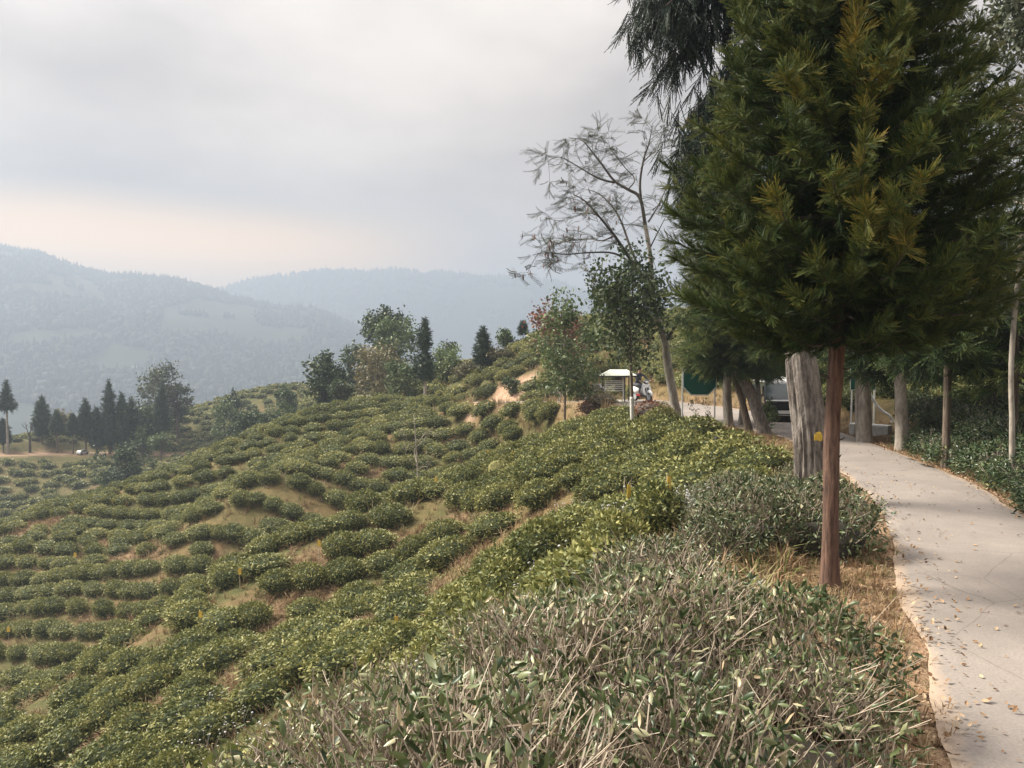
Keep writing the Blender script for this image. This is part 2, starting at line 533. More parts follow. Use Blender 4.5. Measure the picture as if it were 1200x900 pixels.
def leafy(name, stops, rough=.55, trans=.18, obj_var=.18, spec=.35):
    """leaf colour along the 'tint' attribute; stops = [(position, colour), ...]"""
    m, nt, b, N, L = new_mat(name)
    at = N('ShaderNodeAttribute'); at.attribute_name = 'tint'
    ai = N('ShaderNodeAttribute'); ai.attribute_name = 'itint'; ai.attribute_type = 'INSTANCER'
    ad = N('ShaderNodeMath'); ad.operation = 'ADD'; L(at.outputs['Fac'], ad.inputs[0]); L(ai.outputs['Fac'], ad.inputs[1])
    oi = N('ShaderNodeObjectInfo')
    ma = N('ShaderNodeMath'); ma.operation = 'MULTIPLY_ADD'
    L(oi.outputs['Random'], ma.inputs[0]); ma.inputs[1].default_value = obj_var
    sb = N('ShaderNodeMath'); sb.operation = 'SUBTRACT'; L(ad.outputs[0], sb.inputs[0]); sb.inputs[1].default_value = obj_var / 2
    L(sb.outputs[0], ma.inputs[2])
    r = N('ShaderNodeValToRGB'); L(ma.outputs[0], r.inputs[0])
    cr = r.color_ramp
    while len(cr.elements) < len(stops): cr.elements.new(.5)
    for e, (p, c) in zip(cr.elements, stops):
        e.position = p; e.color = (*c, 1)
    L(r.outputs[0], b.inputs['Base Color'])
    b.inputs['Roughness'].default_value = rough; b.inputs['Specular IOR Level'].default_value = spec
    if trans:
        tr = N('ShaderNodeBsdfTranslucent'); L(r.outputs[0], tr.inputs[0])
        mx = N('ShaderNodeMixShader'); mx.inputs[0].default_value = trans
        out = nt.nodes['Material Output']
        L(b.outputs[0], mx.inputs[1]); L(tr.outputs[0], mx.inputs[2]); L(mx.outputs[0], out.inputs['Surface'])
    return m


def bark(name, c0, c1, scale=(9, 9, 1.6), bump=.7, dist=.03):
    m, nt, b, N, L = new_mat(name)
    tc = N('ShaderNodeTexCoord'); mp = N('ShaderNodeMapping'); mp.inputs['Scale'].default_value = scale
    L(tc.outputs['Object'], mp.inputs[0])
    nz = N('ShaderNodeTexNoise'); nz.inputs['Scale'].default_value = 2.4; nz.inputs['Detail'].default_value = 8; nz.inputs['Roughness'].default_value = .7
    L(mp.outputs[0], nz.inputs[0])
    n2 = N('ShaderNodeTexNoise'); n2.inputs['Scale'].default_value = 1.7; n2.inputs['Detail'].default_value = 3
    L(tc.outputs['Object'], n2.inputs[0])
    r = N('ShaderNodeValToRGB'); L(nz.outputs[0], r.inputs[0])
    r.color_ramp.elements[0].position = .36; r.color_ramp.elements[0].color = (*c0, 1)
    r.color_ramp.elements[1].position = .62; r.color_ramp.elements[1].color = (*c1, 1)
    mx = N('ShaderNodeMix'); mx.data_type = 'RGBA'; mx.blend_type = 'MULTIPLY'; mx.inputs[0].default_value = .55
    r2 = N('ShaderNodeValToRGB'); L(n2.outputs[0], r2.inputs[0])
    r2.color_ramp.elements[0].position = .35; r2.color_ramp.elements[0].color = (.55, .5, .45, 1)
    r2.color_ramp.elements[1].position = .65; r2.color_ramp.elements[1].color = (1, 1, 1, 1)
    L(r.outputs[0], mx.inputs[6]); L(r2.outputs[0], mx.inputs[7])
    L(mx.outputs[2], b.inputs['Base Color'])
    b.inputs['Roughness'].default_value = .9
    bp = N('ShaderNodeBump'); bp.inputs['Strength'].default_value = bump; bp.inputs['Distance'].default_value = dist
    L(nz.outputs[0], bp.inputs['Height']); L(bp.outputs[0], b.inputs['Normal'])
    return m


def ground_mat(name, scale=1.0):
    m, nt, b, N, L = new_mat(name)
    at = N('ShaderNodeAttribute'); at.attribute_name = 'Col'
    tc = N('ShaderNodeTexCoord')
    nz = N('ShaderNodeTexNoise'); nz.inputs['Scale'].default_value = 2.2 * scale; nz.inputs['Detail'].default_value = 9; nz.inputs['Roughness'].default_value = .68
    L(tc.outputs['Object'], nz.inputs[0])
    n2 = N('ShaderNodeTexNoise'); n2.inputs['Scale'].default_value = 34 * scale; n2.inputs['Detail'].default_value = 4
    L(tc.outputs['Object'], n2.inputs[0])
    r = N('ShaderNodeValToRGB'); L(nz.outputs[0], r.inputs[0])
    r.color_ramp.elements[0].position = .3; r.color_ramp.elements[0].color = (.55, .6, .5, 1)
    r.color_ramp.elements[1].position = .7; r.color_ramp.elements[1].color = (1.3, 1.2, 1.1, 1)
    r2 = N('ShaderNodeValToRGB'); L(n2.outputs[0], r2.inputs[0])
    r2.color_ramp.elements[0].position = .3; r2.color_ramp.elements[0].color = (.6, .58, .55, 1)
    r2.color_ramp.elements[1].position = .7; r2.color_ramp.elements[1].color = (1.25, 1.25, 1.25, 1)
    prev = at.outputs['Color']
    for rr in (r, r2):
        mx = N('ShaderNodeMix'); mx.data_type = 'RGBA'; mx.blend_type = 'MULTIPLY'; mx.inputs[0].default_value = .9
        L(prev, mx.inputs[6]); L(rr.outputs[0], mx.inputs[7]); prev = mx.outputs[2]
    L(prev, b.inputs['Base Color'])
    b.inputs['Roughness'].default_value = .95; b.inputs['Specular IOR Level'].default_value = .15
    bp = N('ShaderNodeBump'); bp.inputs['Strength'].default_value = .8; bp.inputs['Distance'].default_value = .06
    ad = N('ShaderNodeMath'); ad.operation = 'ADD'; L(nz.outputs[0], ad.inputs[0]); L(n2.outputs[0], ad.inputs[1])
    L(ad.outputs[0], bp.inputs['Height']); L(bp.outputs[0], b.inputs['Normal'])
    return m


def road_mat():
    m, nt, b, N, L = new_mat("worn_concrete")
    tc = N('ShaderNodeTexCoord')
    nz = N('ShaderNodeTexNoise'); nz.inputs['Scale'].default_value = .9; nz.inputs['Detail'].default_value = 8; nz.inputs['Roughness'].default_value = .65
    L(tc.outputs['Object'], nz.inputs[0])
    n2 = N('ShaderNodeTexNoise'); n2.inputs['Scale'].default_value = 55; n2.inputs['Detail'].default_value = 5
    L(tc.outputs['Object'], n2.inputs[0])
    vo = N('ShaderNodeTexVoronoi'); vo.feature = 'DISTANCE_TO_EDGE'; vo.inputs['Scale'].default_value = .55
    wn = N('ShaderNodeMix'); wn.data_type = 'RGBA'; wn.inputs[0].default_value = .12
    L(tc.outputs['Object'], wn.inputs[6]); L(nz.outputs['Color'], wn.inputs[7]); L(wn.outputs[2], vo.inputs['Vector'])
    r = N('ShaderNodeValToRGB'); L(nz.outputs[0], r.inputs[0])
    r.color_ramp.elements[0].position = .3; r.color_ramp.elements[0].color = (.172, .152, .140, 1)
    r.color_ramp.elements[1].position = .7; r.color_ramp.elements[1].color = (.252, .220, .197, 1)
    r2 = N('ShaderNodeValToRGB'); L(n2.outputs[0], r2.inputs[0])
    r2.color_ramp.elements[0].position = .3; r2.color_ramp.elements[0].color = (.84, .84, .84, 1)
    r2.color_ramp.elements[1].position = .65; r2.color_ramp.elements[1].color = (1.05, 1.05, 1.05, 1)
    mx = N('ShaderNodeMix'); mx.data_type = 'RGBA'; mx.blend_type = 'MULTIPLY'; mx.inputs[0].default_value = 1
    L(r.outputs[0], mx.inputs[6]); L(r2.outputs[0], mx.inputs[7])
    rc = N('ShaderNodeMapRange'); rc.inputs[1].default_value = 0; rc.inputs[2].default_value = .004; rc.inputs[3].default_value = .72; rc.inputs[4].default_value = 1
    L(vo.outputs['Distance'], rc.inputs[0])
    m3 = N('ShaderNodeMix'); m3.data_type = 'RGBA'; m3.blend_type = 'MULTIPLY'; m3.inputs[0].default_value = 1
    L(mx.outputs[2], m3.inputs[6]); L(rc.outputs[0], m3.inputs[7])
    # sandy margins: the ribbon's own edge distance is kept in 'tint'
    at = N('ShaderNodeAttribute'); at.attribute_name = 'tint'
    ad = N('ShaderNodeMath'); ad.operation = 'ADD'; L(at.outputs['Fac'], ad.inputs[0])
    nm = N('ShaderNodeMath'); nm.operation = 'MULTIPLY'; L(nz.outputs[0], nm.inputs[0]); nm.inputs[1].default_value = .5; L(nm.outputs[0], ad.inputs[1])
    mr = N('ShaderNodeMapRange'); mr.inputs[1].default_value = .85; mr.inputs[2].default_value = 1.25; L(ad.outputs[0], mr.inputs[0])
    m4 = N('ShaderNodeMix'); m4.data_type = 'RGBA'; L(mr.outputs[0], m4.inputs[0]); L(m3.outputs[2], m4.inputs[6]); m4.inputs[7].default_value = (.40, .29, .20, 1)
    L(m4.outputs[2], b.inputs['Base Color'])
    b.inputs['Roughness'].default_value = .9; b.inputs['Specular IOR Level'].default_value = .2
    bp = N('ShaderNodeBump'); bp.inputs['Strength'].default_value = .35; bp.inputs['Distance'].default_value = .008
    L(n2.outputs[0], bp.inputs['Height']); L(bp.outputs[0], b.inputs['Normal'])
    return m


M = {}
M['ground'] = ground_mat("hillside_soil_and_grass")
M['far_hill'] = ground_mat("wooded_hill", .02)
M['road'] = road_mat()
M['tea'] = leafy("tea_leaf", [(0, (.020, .034, .011)), (.45, (.100, .118, .034)), (.8, (.240, .238, .078)), (1, (.34, .31, .11))])
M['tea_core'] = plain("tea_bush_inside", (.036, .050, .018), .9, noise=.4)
M['tea_near'] = leafy("near_tea_leaf", [(0, (.020, .040, .013)), (.4, (.085, .115, .042)), (.7, (.20, .21, .105)), (.9, (.34, .31, .19)), (1, (.38, .28, .17))], trans=.15, rough=.42, spec=.5)
M['shade_core'] = plain('bush_inner_shade', (.030, .024, .017), .95, noise=.4)  # dark filler inside the bushes: shade between the leaves put into its colour
M['twig'] = leafy("pale_twig", [(0, (.10, .07, .05)), (.5, (.24, .19, .145)), (1, (.44, .375, .30))], trans=0, rough=.85, spec=.2)
M['needle'] = leafy("cedar_needle", [(0, (.007, .018, .006)), (.35, (.024, .054, .014)), (.62, (.080, .118, .028)), (.8, (.18, .185, .036)), (1, (.34, .24, .045))], trans=.12, obj_var=.06)
M['needle_dark'] = leafy("dark_needle", [(0, (.005, .013, .009)), (.5, (.016, .034, .019)), (1, (.05, .08, .035))], trans=.1, obj_var=.15)
M['far_needle'] = leafy("cypress_foliage", [(0, (.010, .024, .013)), (.5, (.028, .056, .026)), (1, (.080, .115, .045))], trans=.08, obj_var=.2)
M['far_wood'] = plain('far_woodland', (.027, .038, .023), .95, noise=.2)
M['broad'] = leafy("broad_leaf", [(0, (.014, .026, .010)), (.5, (.050, .078, .028)), (1, (.13, .16, .06))], trans=.22)
M['light_leaf'] = leafy("light_green_leaf", [(0, (.04, .065, .025)), (.5, (.10, .14, .05)), (1, (.19, .22, .085))], trans=.25)
M['grey_leaf'] = leafy("grey_green_leaf", [(0, (.02, .03, .018)), (.5, (.07, .09, .055)), (1, (.19, .20, .145))], trans=.2, rough=.6, spec=.25)
M['tan_leaf'] = leafy("tan_leaf", [(0, (.08, .075, .035)), (.5, (.17, .15, .075)), (1, (.27, .23, .12))], trans=.2)
M['red_leaf'] = leafy("russet_leaf", [(0, (.06, .025, .015)), (.5, (.16, .055, .03)), (1, (.25, .12, .06))], trans=.2)
M['pinnate'] = leafy("pinnate_leaf", [(0, (.016, .020, .008)), (.5, (.042, .048, .018)), (.8, (.07, .062, .026)), (1, (.15, .05, .036))], trans=.25)
M['straw'] = leafy("dry_grass", [(0, (.13, .08, .045)), (.5, (.27, .18, .105)), (.85, (.40, .30, .19)), (1, (.13, .145, .05))], trans=.2, rough=.8, spec=.1)
M['litter'] = leafy("dead_leaf", [(0, (.10, .055, .03)), (.5, (.27, .17, .10)), (1, (.45, .34, .23))], trans=.05, rough=.8, spec=.1)
M['flower'] = leafy("pale_flower_heads", [(0, (.25, .27, .18)), (.5, (.50, .48, .50)), (1, (.68, .64, .70))], trans=.1, rough=.8)
M['bark_grey'] = bark("grey_furrowed_bark", (.085, .07, .06), (.285, .25, .225), (8, 8, 2.6), 1.0, .04)
M['bark_red'] = bark("reddish_stringy_bark", (.055, .028, .020), (.20, .115, .08), (16, 16, 2.0), .9, .02)
M['bark_brown'] = bark("brown_bark", (.06, .045, .035), (.20, .155, .12))
M['bark_pale'] = bark("pale_bark", (.20, .175, .15), (.40, .36, .31), (6, 6, 2), .4, .015)
M['bark_dark'] = bark("dark_branch_bark", (.035, .028, .024), (.11, .09, .075))
M['whitewash'] = plain("lime_wash", (.48, .46, .43), .85, noise=.2, scale=14, bump=.3)
M['yellow'] = plain("yellow_sheet", (.74, .50, .09), .5, noise=.12, scale=9)
M['yellow_pale'] = plain("pale_yellow_cloth", (.15, .14, .045), .9, noise=.2, scale=3)
M['stake'] = plain("weathered_stake", (.36, .31, .24), .85, noise=.25, scale=20)
M['pale_car'] = plain('pale_grey_car', (.42, .43, .43), .35, noise=.03, coat=.4)
M['white'] = plain("white_paint", (.78, .78, .76), .4, noise=.05, scale=5)
M['white_car'] = plain("white_car_paint", (.80, .80, .80), .25, noise=.02, coat=.6)
M['black'] = plain("black_plastic", (.016, .016, .018), .45, noise=.2)
M['rubber'] = plain("tyre_rubber", (.022, .022, .022), .85, noise=.2, scale=30)
M['glass'] = plain("dark_window_glass", (.03, .04, .045), .08, noise=.1)
M['steel'] = plain("galvanised_steel", (.50, .51, .52), .4, .7, noise=.1)
M['green_sign'] = plain("green_sign_face", (.004, .095, .066), .45, noise=.1, scale=2)
M['red_lens'] = plain("red_reflector", (.45, .02, .02), .3, noise=.05)
M['lamp'] = plain("headlamp_glass", (.62, .65, .68), .1, noise=.05)
M['roof_sheet'] = plain("pale_roof_sheet", (.42, .44, .38), .6, noise=.2, scale=4)
M['concrete'] = plain("grey_concrete", (.34, .32, .29), .9, noise=.2, scale=3, bump=.4)
M['house_wall'] = plain("pale_house_wall", (.55, .52, .47), .8)
M['cloth_dark'] = plain("dark_jacket", (.016, .018, .028), .8, noise=.3)
M['skin'] = plain("skin", (.32, .18, .12), .5, noise=.06)
M['hair'] = plain("dark_hair", (.03, .02, .015), .6, noise=.3)
M['jeans'] = plain("grey_trousers", (.06, .065, .08), .8, noise=.2)
M['paint_mark'] = plain("yellow_paint", (.62, .40, .05), .7, noise=.25, scale=40)

# ------------------------------------------------------------------ the ground
def bare(x, y):
    """0..1 where the hillside is bare or grassy, with no tea"""
    v = np.zeros(np.shape(x))
    for (px, py, r, st) in BARE_SPOTS:
        v = np.maximum(v, (1 - smooth(r * .55, r, np.hypot(x - px, y - py))) * st)
    return v


BARE_SPOTS = []
for (px, py, r) in [(600, 655, 1.2), (560, 690, 1.1), (640, 640, 1.0), (690, 612, .9), (735, 592, 1.1), (785, 585, .8), (520, 735, 1.0),      # worn path on the near slope
                    (530, 612, 1.7), (555, 640, 1.3), (495, 660, 1.2), (335, 715, 1.3), (330, 750, 1.3), (318, 775, 1.2), (305, 800, 1.2), (430, 590, 1.2), (455, 650, 1.2), (380, 690, 1.1), (420, 740, 1.1), (130, 870, 1.4),
                    (150, 652, 2.4), (120, 640, 2.0), (185, 648, 1.8), (300, 655, 1.6), (250, 672, 1.2), (30, 625, 2.5), (70, 612, 2.2), (360, 655, 1.5),
                    (375, 535, 1.4), (385, 500, 1.4), (392, 490, 1.2), (405, 545, 1.8), (440, 560, 1.6), (365, 545, 1.2), 
                    (600, 562, 1.2), (560, 575, 1.0), (150, 850, 1.2), (110, 720, 1.0), (250, 760, 1.0), (590, 540, 1.0), (840, 525, .8)]:
    h = hit(px, py)
    if h is not None: BARE_SPOTS.append((h[0], h[1], r * .72, 1.0))
BANK = [(-1.5, 53.7, 1.9), (.3, 52.6, 1.4), (-4.4, 57.0, 1.0), (-1.7, 48.9, 1.25)]     # raw earth above and below the track
BARE_SPOTS += [(x, y, r * 1.25, 1.0) for x, y, r in BANK]


def build_ground():
    xs = np.concatenate([np.arange(-135, -7, .9), np.arange(-7, 10.5, .22), np.arange(10.5, 72, .85)])
    ys = np.concatenate([np.arange(-14, 1, .6), np.arange(1, 24, .25), np.arange(24, 178, .8)])
    X, Y = np.meshgrid(xs, ys, indexing='xy')
    x, y = X.ravel(), Y.ravel()
    z = H(x, y)
    D, Z, W, S = road_near(x, y)
    n1 = fbm(x * .22, y * .22, 21, 4); n2 = fbm(x * 1.1, y * 1.1, 31, 3)
    green = np.array([.085, .088, .036]); ochre = np.array([.170, .130, .066]); soil = np.array([.150, .090, .060])
    straw = np.array([.205, .145, .092]); sand = np.array([.31, .215, .155]); clay = np.array([.43, .29, .225])
    t = (smooth(.38, .62, n1) * (1 - .7 * smooth(78, 92, y)))[:, None]
    c = green * (1 - t) + ochre * t
    t = (smooth(.55, .75, n2) * .55)[:, None]; c = c * (1 - t) + soil * t
    t = (bare(x, y) * smooth(.2, .55, n2 + .15) * .9)[:, None]; c = c * (1 - t) + (straw * .75 + soil * .25) * t
    near = (1 - smooth(.5, np.where(y > 38, .9, 2.2), D - W + (n2 - .5) * .9))[:, None]; c = c * (1 - near) + straw * near
    edge = (1 - smooth(.0, .55, D - W + (n2 - .5) * .5))[:, None]; c = c * (1 - edge) + sand * edge
    for bx, by, r in BANK:
        t = (1 - smooth(r * .5, r, np.hypot(x - bx, y - by) + (n2 - .5) * 1.2))[:, None]; c = c * (1 - t) + clay * t
    nx, ny = len(xs), len(ys)
    i, j = np.meshgrid(np.arange(ny - 1), np.arange(nx - 1), indexing='ij')
    a = (i * nx + j).ravel(); b = a + 1; d = a + nx; e = d + 1
    F = np.concatenate([np.c_[a, b, e], np.c_[a, e, d]])
    link('ground', mesh('ground', np.c_[x, y, z], F, M['ground'], color=c, smooth_=True), kind='structure')


def build_road():
    L = catmull(ROAD[:-3], 40)
    T = np.gradient(L[:, :2], axis=0); T /= np.linalg.norm(T, axis=1, keepdims=True)
    Nn = np.c_[-T[:, 1], T[:, 0]]
    us = np.array([-1, -.93, -.75, -.4, 0, .4, .75, .93, 1.0])
    s = np.r_[0, np.cumsum(np.linalg.norm(np.diff(L[:, :2], axis=0), axis=1))]
    V, tint = [], []
    for u in us:
        w = L[:, 3] * u * (1 + (fbm(s * .9, np.full(len(s), u * 9.0), 5, 3) - .5) * .22 * (abs(u) > .9))
        V.append(np.c_[L[:, 0] + Nn[:, 0] * w, L[:, 1] + Nn[:, 1] * w, L[:, 2] + .022 * (1 - abs(u) ** 6) - .004 * (abs(u) == 1)])
        far = smooth(44, 56, L[:, 1]) * .6
        tint.append(np.clip(abs(u) ** 3 * .85 + far, 0, 1.2))
    V = np.stack(V, 1); m, k = V.shape[:2]
    i, j = np.meshgrid(np.arange(m - 1), np.arange(k - 1), indexing='ij')
    a = (i * k + j).ravel(); b = a + 1; d = a + k; e = d + 1
    link('road', mesh('road', V.reshape(-1, 3), np.concatenate([np.c_[a, e, b], np.c_[a, d, e]]), M['road'], tint=np.stack(tint, 1).ravel(), smooth_=True), kind='structure')


# ------------------------------------------------------------------ the far hills across the valley
R1 = np.array([(-700, 300), (-300, 268), (-120, 280), (0, 292), (50, 303), (82, 311), (120, 322), (160, 325), (200, 330), (235, 337), (262, 346), (330, 362), (370, 366), (410, 380), (450, 402), (520, 440), (620, 500), (800, 560), (2000, 620)], float)
R2 = np.array([(-700, 360), (150, 366), (230, 352), (290, 334), (330, 326), (380, 322), (430, 323), (480, 321), (520, 325), (560, 329), (620, 329), (660, 336), (760, 350), (900, 344), (1100, 352), (1300, 330), (2000, 340)], float)
Y1, Y2 = 1400.0, 2030.0


def far_height(x, y):
    t = x / np.maximum(y, 1) * F_PX + 600
    tt = fbm(t * .035, np.zeros_like(t), 41, 3) - .5
    z1 = CAM[2] + (420 - np.interp(t, R1[:, 0], R1[:, 1]) - tt * 6) / F_PX * Y1
    z2 = CAM[2] + (420 - np.interp(t, R2[:, 0], R2[:, 1]) - tt * 4) / F_PX * Y2
    rel = fbm(x * .003, y * .003, 51, 4) - .5
    f1 = smooth(500, Y1, y); f1 = .45 * f1 + .55 * np.clip((y - 500) / (Y1 - 500), 0, 1)
    b1 = smooth(Y1, Y1 + 330, y)
    h1 = -95 + (z1 + 95) * f1 * (1 - .9 * b1) + rel * 60 * np.sin(np.clip((y - 400) / (Y1 - 400), 0, 1) * math.pi)
    f2 = smooth(1500, Y2, y); b2 = smooth(Y2, Y2 + 320, y)
    h2 = -95 + (z2 + 95) * f2 * (1 - .8 * b2) + rel * 80 * np.sin(np.clip((y - 1500) / (Y2 - 1500), 0, 1) * math.pi)
    return np.maximum(h1, h2)


def build_hills():
    xs = np.arange(-2900, 2901, 22.0); ys = np.concatenate([np.arange(165, 1500, 16.0), np.arange(1500, 2500, 22.0)])
    X, Y = np.meshgrid(xs, ys, indexing='xy'); x, y = X.ravel(), Y.ravel()
    z = far_height(x, y)
    z = np.where(y < 200, np.minimum(z, -46), z)
    n = fbm(x * .012, y * .012, 61, 4)[:, None]
    t = smooth(.35, .65, n)
    c = np.array([.026, .038, .022]) * (1 - t) + np.array([.029, .040, .024]) * t
    nx, ny = len(xs), len(ys)
    i, j = np.meshgrid(np.arange(ny - 1), np.arange(nx - 1), indexing='ij')
    a = (i * nx + j).ravel(); b = a + 1; d = a + nx; e = d + 1
    link('hills', mesh('hills', np.c_[x, y, z], np.concatenate([np.c_[a, b, e], np.c_[a, e, d]]), M['far_hill'], color=c, smooth_=True), kind='structure')
    # the woods that cover them
    V1, F1 = ellipsoid((0, 0, .45), (.42, .42, .5), 6, 3, .5, 3)
    V2 = np.array([[math.cos(a) * .26, math.sin(a) * .26, .08] for a in np.linspace(0, 6.283, 6)[:-1]] + [[0, 0, 1.0]])
    F2 = np.array([(k, (k + 1) % 5, 5) for k in range(5)])
    px = RNG.uniform(-80, 760, 42000); yy = np.concatenate([550 + (Y1 - 544) * RNG.random(32000) ** .8, RNG.uniform(1600, Y2 + 8, 10000)])
    # a row along the skyline
    sk = RNG.uniform(-60, 420, 420); px = np.concatenate([px, sk]); yy = np.concatenate([yy, np.full(420, Y1) + RNG.uniform(-20, 3, 420)])
    x = (px - 600) / F_PX * yy
    keep = (fbm(x * .009, yy * .009, 71, 3) > .43) | (np.arange(len(px)) >= 42000)
    # the skyline is open on some stretches
    openp = (np.arange(len(px)) >= 42000) & (fbm(px * .022, px * 0, 81, 2) < .52)
    keep &= ~openp
    x, yy = x[keep], yy[keep]
    z = far_height(x, yy)
    con = RNG.random(len(x)) < .45
    n = len(x)
    s = RNG.uniform(5.5, 11.5, n) * (1 + .5 * (yy > 1450))
    s3 = np.c_[s * RNG.uniform(.8, 1.25, n), s * RNG.uniform(.8, 1.25, n), s * np.where(con, 1.4, .95)]
    hs = [holder('round_tree', V1, F1, M['far_wood'], smooth_=True), holder('pointed_tree', V2, F2, M['far_wood'])]
    scatter('distant_woods', hs, np.c_[x, yy, z - .6], frames(np.tile([0, 0, 1.0], (n, 1)) + RNG.normal(0, .03, (n, 3)), RNG.uniform(0, 6.28, n)), s3, RNG.uniform(.3, .5, n), con.astype(int),
            label='hazy woods covering the far ridges across the valley', category='woods')
    # a few houses on the near ridge's face
    wheres = ["low on the misty far hillside, the brightest speck there", "high on the hazy ridge near its left end", "half way up the misty hillside, farthest left",
              "below the ridge crest where the skyline trees begin", "deep in the haze to the right of the tall grey tree", "on the misty lower slope above the tea hill", "under the tree row on the descending ridge", "on the hazy slope above the cypress row"]
    for k, (hx, hy, w) in enumerate([(139, 437, 9), (12, 357, 6), (8, 360, 5), (222, 342, 7), (224, 428, 8), (250, 451, 9), (290, 352, 6), (160, 433, 8)]):
        d = ray(hx, hy)
        ts = np.arange(400, 2200, 2.0); pp = CAM + d * ts[:, None]
        below = np.where(pp[:, 2] < far_height(pp[:, 0], pp[:, 1]))[0]
        if len(below) == 0: continue
        p = pp[below[0]]
        r = thing('hillside_house', 'tiny pale house ' + wheres[k], 'house', tuple(p - np.array([0, 0, 1.0])), RNG.uniform(-.3, .3), 'houses across the valley')
        L = w / F_PX * p[1]
        part('wall', box((0, 0, 2.0), (L, 4.5, 4.0)), M['house_wall'], r)
        part('roof', box((0, 0, 4.5), (L + .8, 5.4, 1.0), 0, .82), M['white'] if k == 0 else M['roof_sheet'], r)


def build_haze():
    V, F = box((0, 0, 0), (2, 2, 2))
    V = V / 1.0
    lo, hi = np.array([-2960, -500, -135.0]), np.array([2960, 2560, 262.0])
    V = lo + (V + 1) / 2 * (hi - lo)
    m, nt, b, N, L = new_mat("valley_haze")
    nt.nodes.remove(b)
    pv = N('ShaderNodeVolumePrincipled')
    pv.inputs['Color'].default_value = (.345, .40, .495, 1)
    pv.inputs['Density'].default_value = .00102
    pv.inputs['Anisotropy'].default_value = .25
    L(pv.outputs[0], nt.nodes['Material Output'].inputs['Volume'])
    link('haze', mesh('haze', V, F, m), kind='stuff')


build_ground()
build_road()
build_hills()
build_haze()

ORD = 'first second third fourth fifth sixth seventh eighth ninth tenth eleventh twelfth thirteenth fourteenth fifteenth sixteenth seventeenth eighteenth nineteenth twentieth'.split() + ['later'] * 60


# ------------------------------------------------------------------ tea bushes
DIAMOND_V = np.array([[0, 0, 0], [-.5, 0, .45], [.5, 0, .45], [0, .12, 1.0]])
DIAMOND_F = np.array([[0, 2, 1], [1, 2, 3]])
# a leaf folded along its midrib: 8 triangles
LEAF_V = np.array([[0, 0, 0], [0, -.05, .35], [0, -.02, .7], [0, .10, 1.0], [-.22, .05, .3], [-.20, .07, .68], [.22, .05, .3], [.20, .07, .68]])
LEAF_F = np.array([[0, 1, 4], [4, 1, 2], [4, 2, 5], [5, 2, 3], [0, 6, 1], [6, 7, 2], [6, 2, 1], [7, 3, 2]])


def dome_points(n, rx, ry, h):
    """points and outward normals on a flat-topped, bumpy dome"""
    th = RNG.uniform(0, 2 * math.pi, n); q = RNG.random(n) ** .5
    r = q * 1.0
    zz = (1 - r ** 3.2) ** .55
    # some of them down the sides
    side = RNG.random(n) < .42
    r = np.where(side, RNG.uniform(.86, 1.02, n), r); zz = np.where(side, RNG.uniform(.12, .8, n), zz)
    x, y, z = r * np.cos(th) * rx, r * np.sin(th) * ry, zz * h
    bump = 1 + .16 * (vnoise(np.cos(th) * 2 + 5, np.sin(th) * 2 + r * 2, int(RNG.integers(99))) - .5)
    nrm = np.c_[np.cos(th) * r ** 3 / rx, np.sin(th) * r ** 3 / ry, np.where(side, .35, 1.0) / h * .7]
    nrm /= np.linalg.norm(nrm, axis=1, keepdims=True)
    return np.c_[x * bump, y * bump, z * (1 + .12 * (vnoise(x * 3 + 7, y * 3, 5) - .5))], nrm, side


def bush_shape(leaves, length, rx=.72, ry=.46, h=.72, width=.42, folded=False, jitter=.75):
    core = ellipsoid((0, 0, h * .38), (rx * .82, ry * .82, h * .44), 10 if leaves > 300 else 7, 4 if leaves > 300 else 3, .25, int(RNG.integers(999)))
    P_, N_, side = dome_points(leaves, rx, ry, h)
    d = N_ * .5 + RNG.normal(size=N_.shape) * jitter
    d[:, 2] = d[:, 2] * .7 + .05
    s = length * RNG.uniform(.6, 1.25, leaves)
    P_ = P_ - N_ * RNG.uniform(0, .10, leaves)[:, None]
    LV, LF = (LEAF_V, LEAF_F) if folded else (DIAMOND_V, DIAMOND_F)
    w = width * (2.2 if folded else 1.0)
    V, F, t = stamp(LV, LF, P_, frames(d, RNG.uniform(0, 6.28, leaves)), np.c_[s * w, s, s],
                    np.clip(RNG.normal(.60, .2, leaves) + .12 * (vnoise(P_[:, 0] * 2, P_[:, 1] * 2, int(RNG.integers(99))) - .5) * 2, 0, 1))
    VV, FF = join([core, (V, F)])
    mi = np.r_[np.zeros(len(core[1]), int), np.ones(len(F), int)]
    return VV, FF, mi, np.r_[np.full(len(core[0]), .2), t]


def slope_at(x, y, e=.9):
    gx = (H(x + e, y, False) - H(x - e, y, False)) / (2 * e); gy = (H(x, y + e, False) - H(x, y - e, False)) / (2 * e)
    return gx, gy


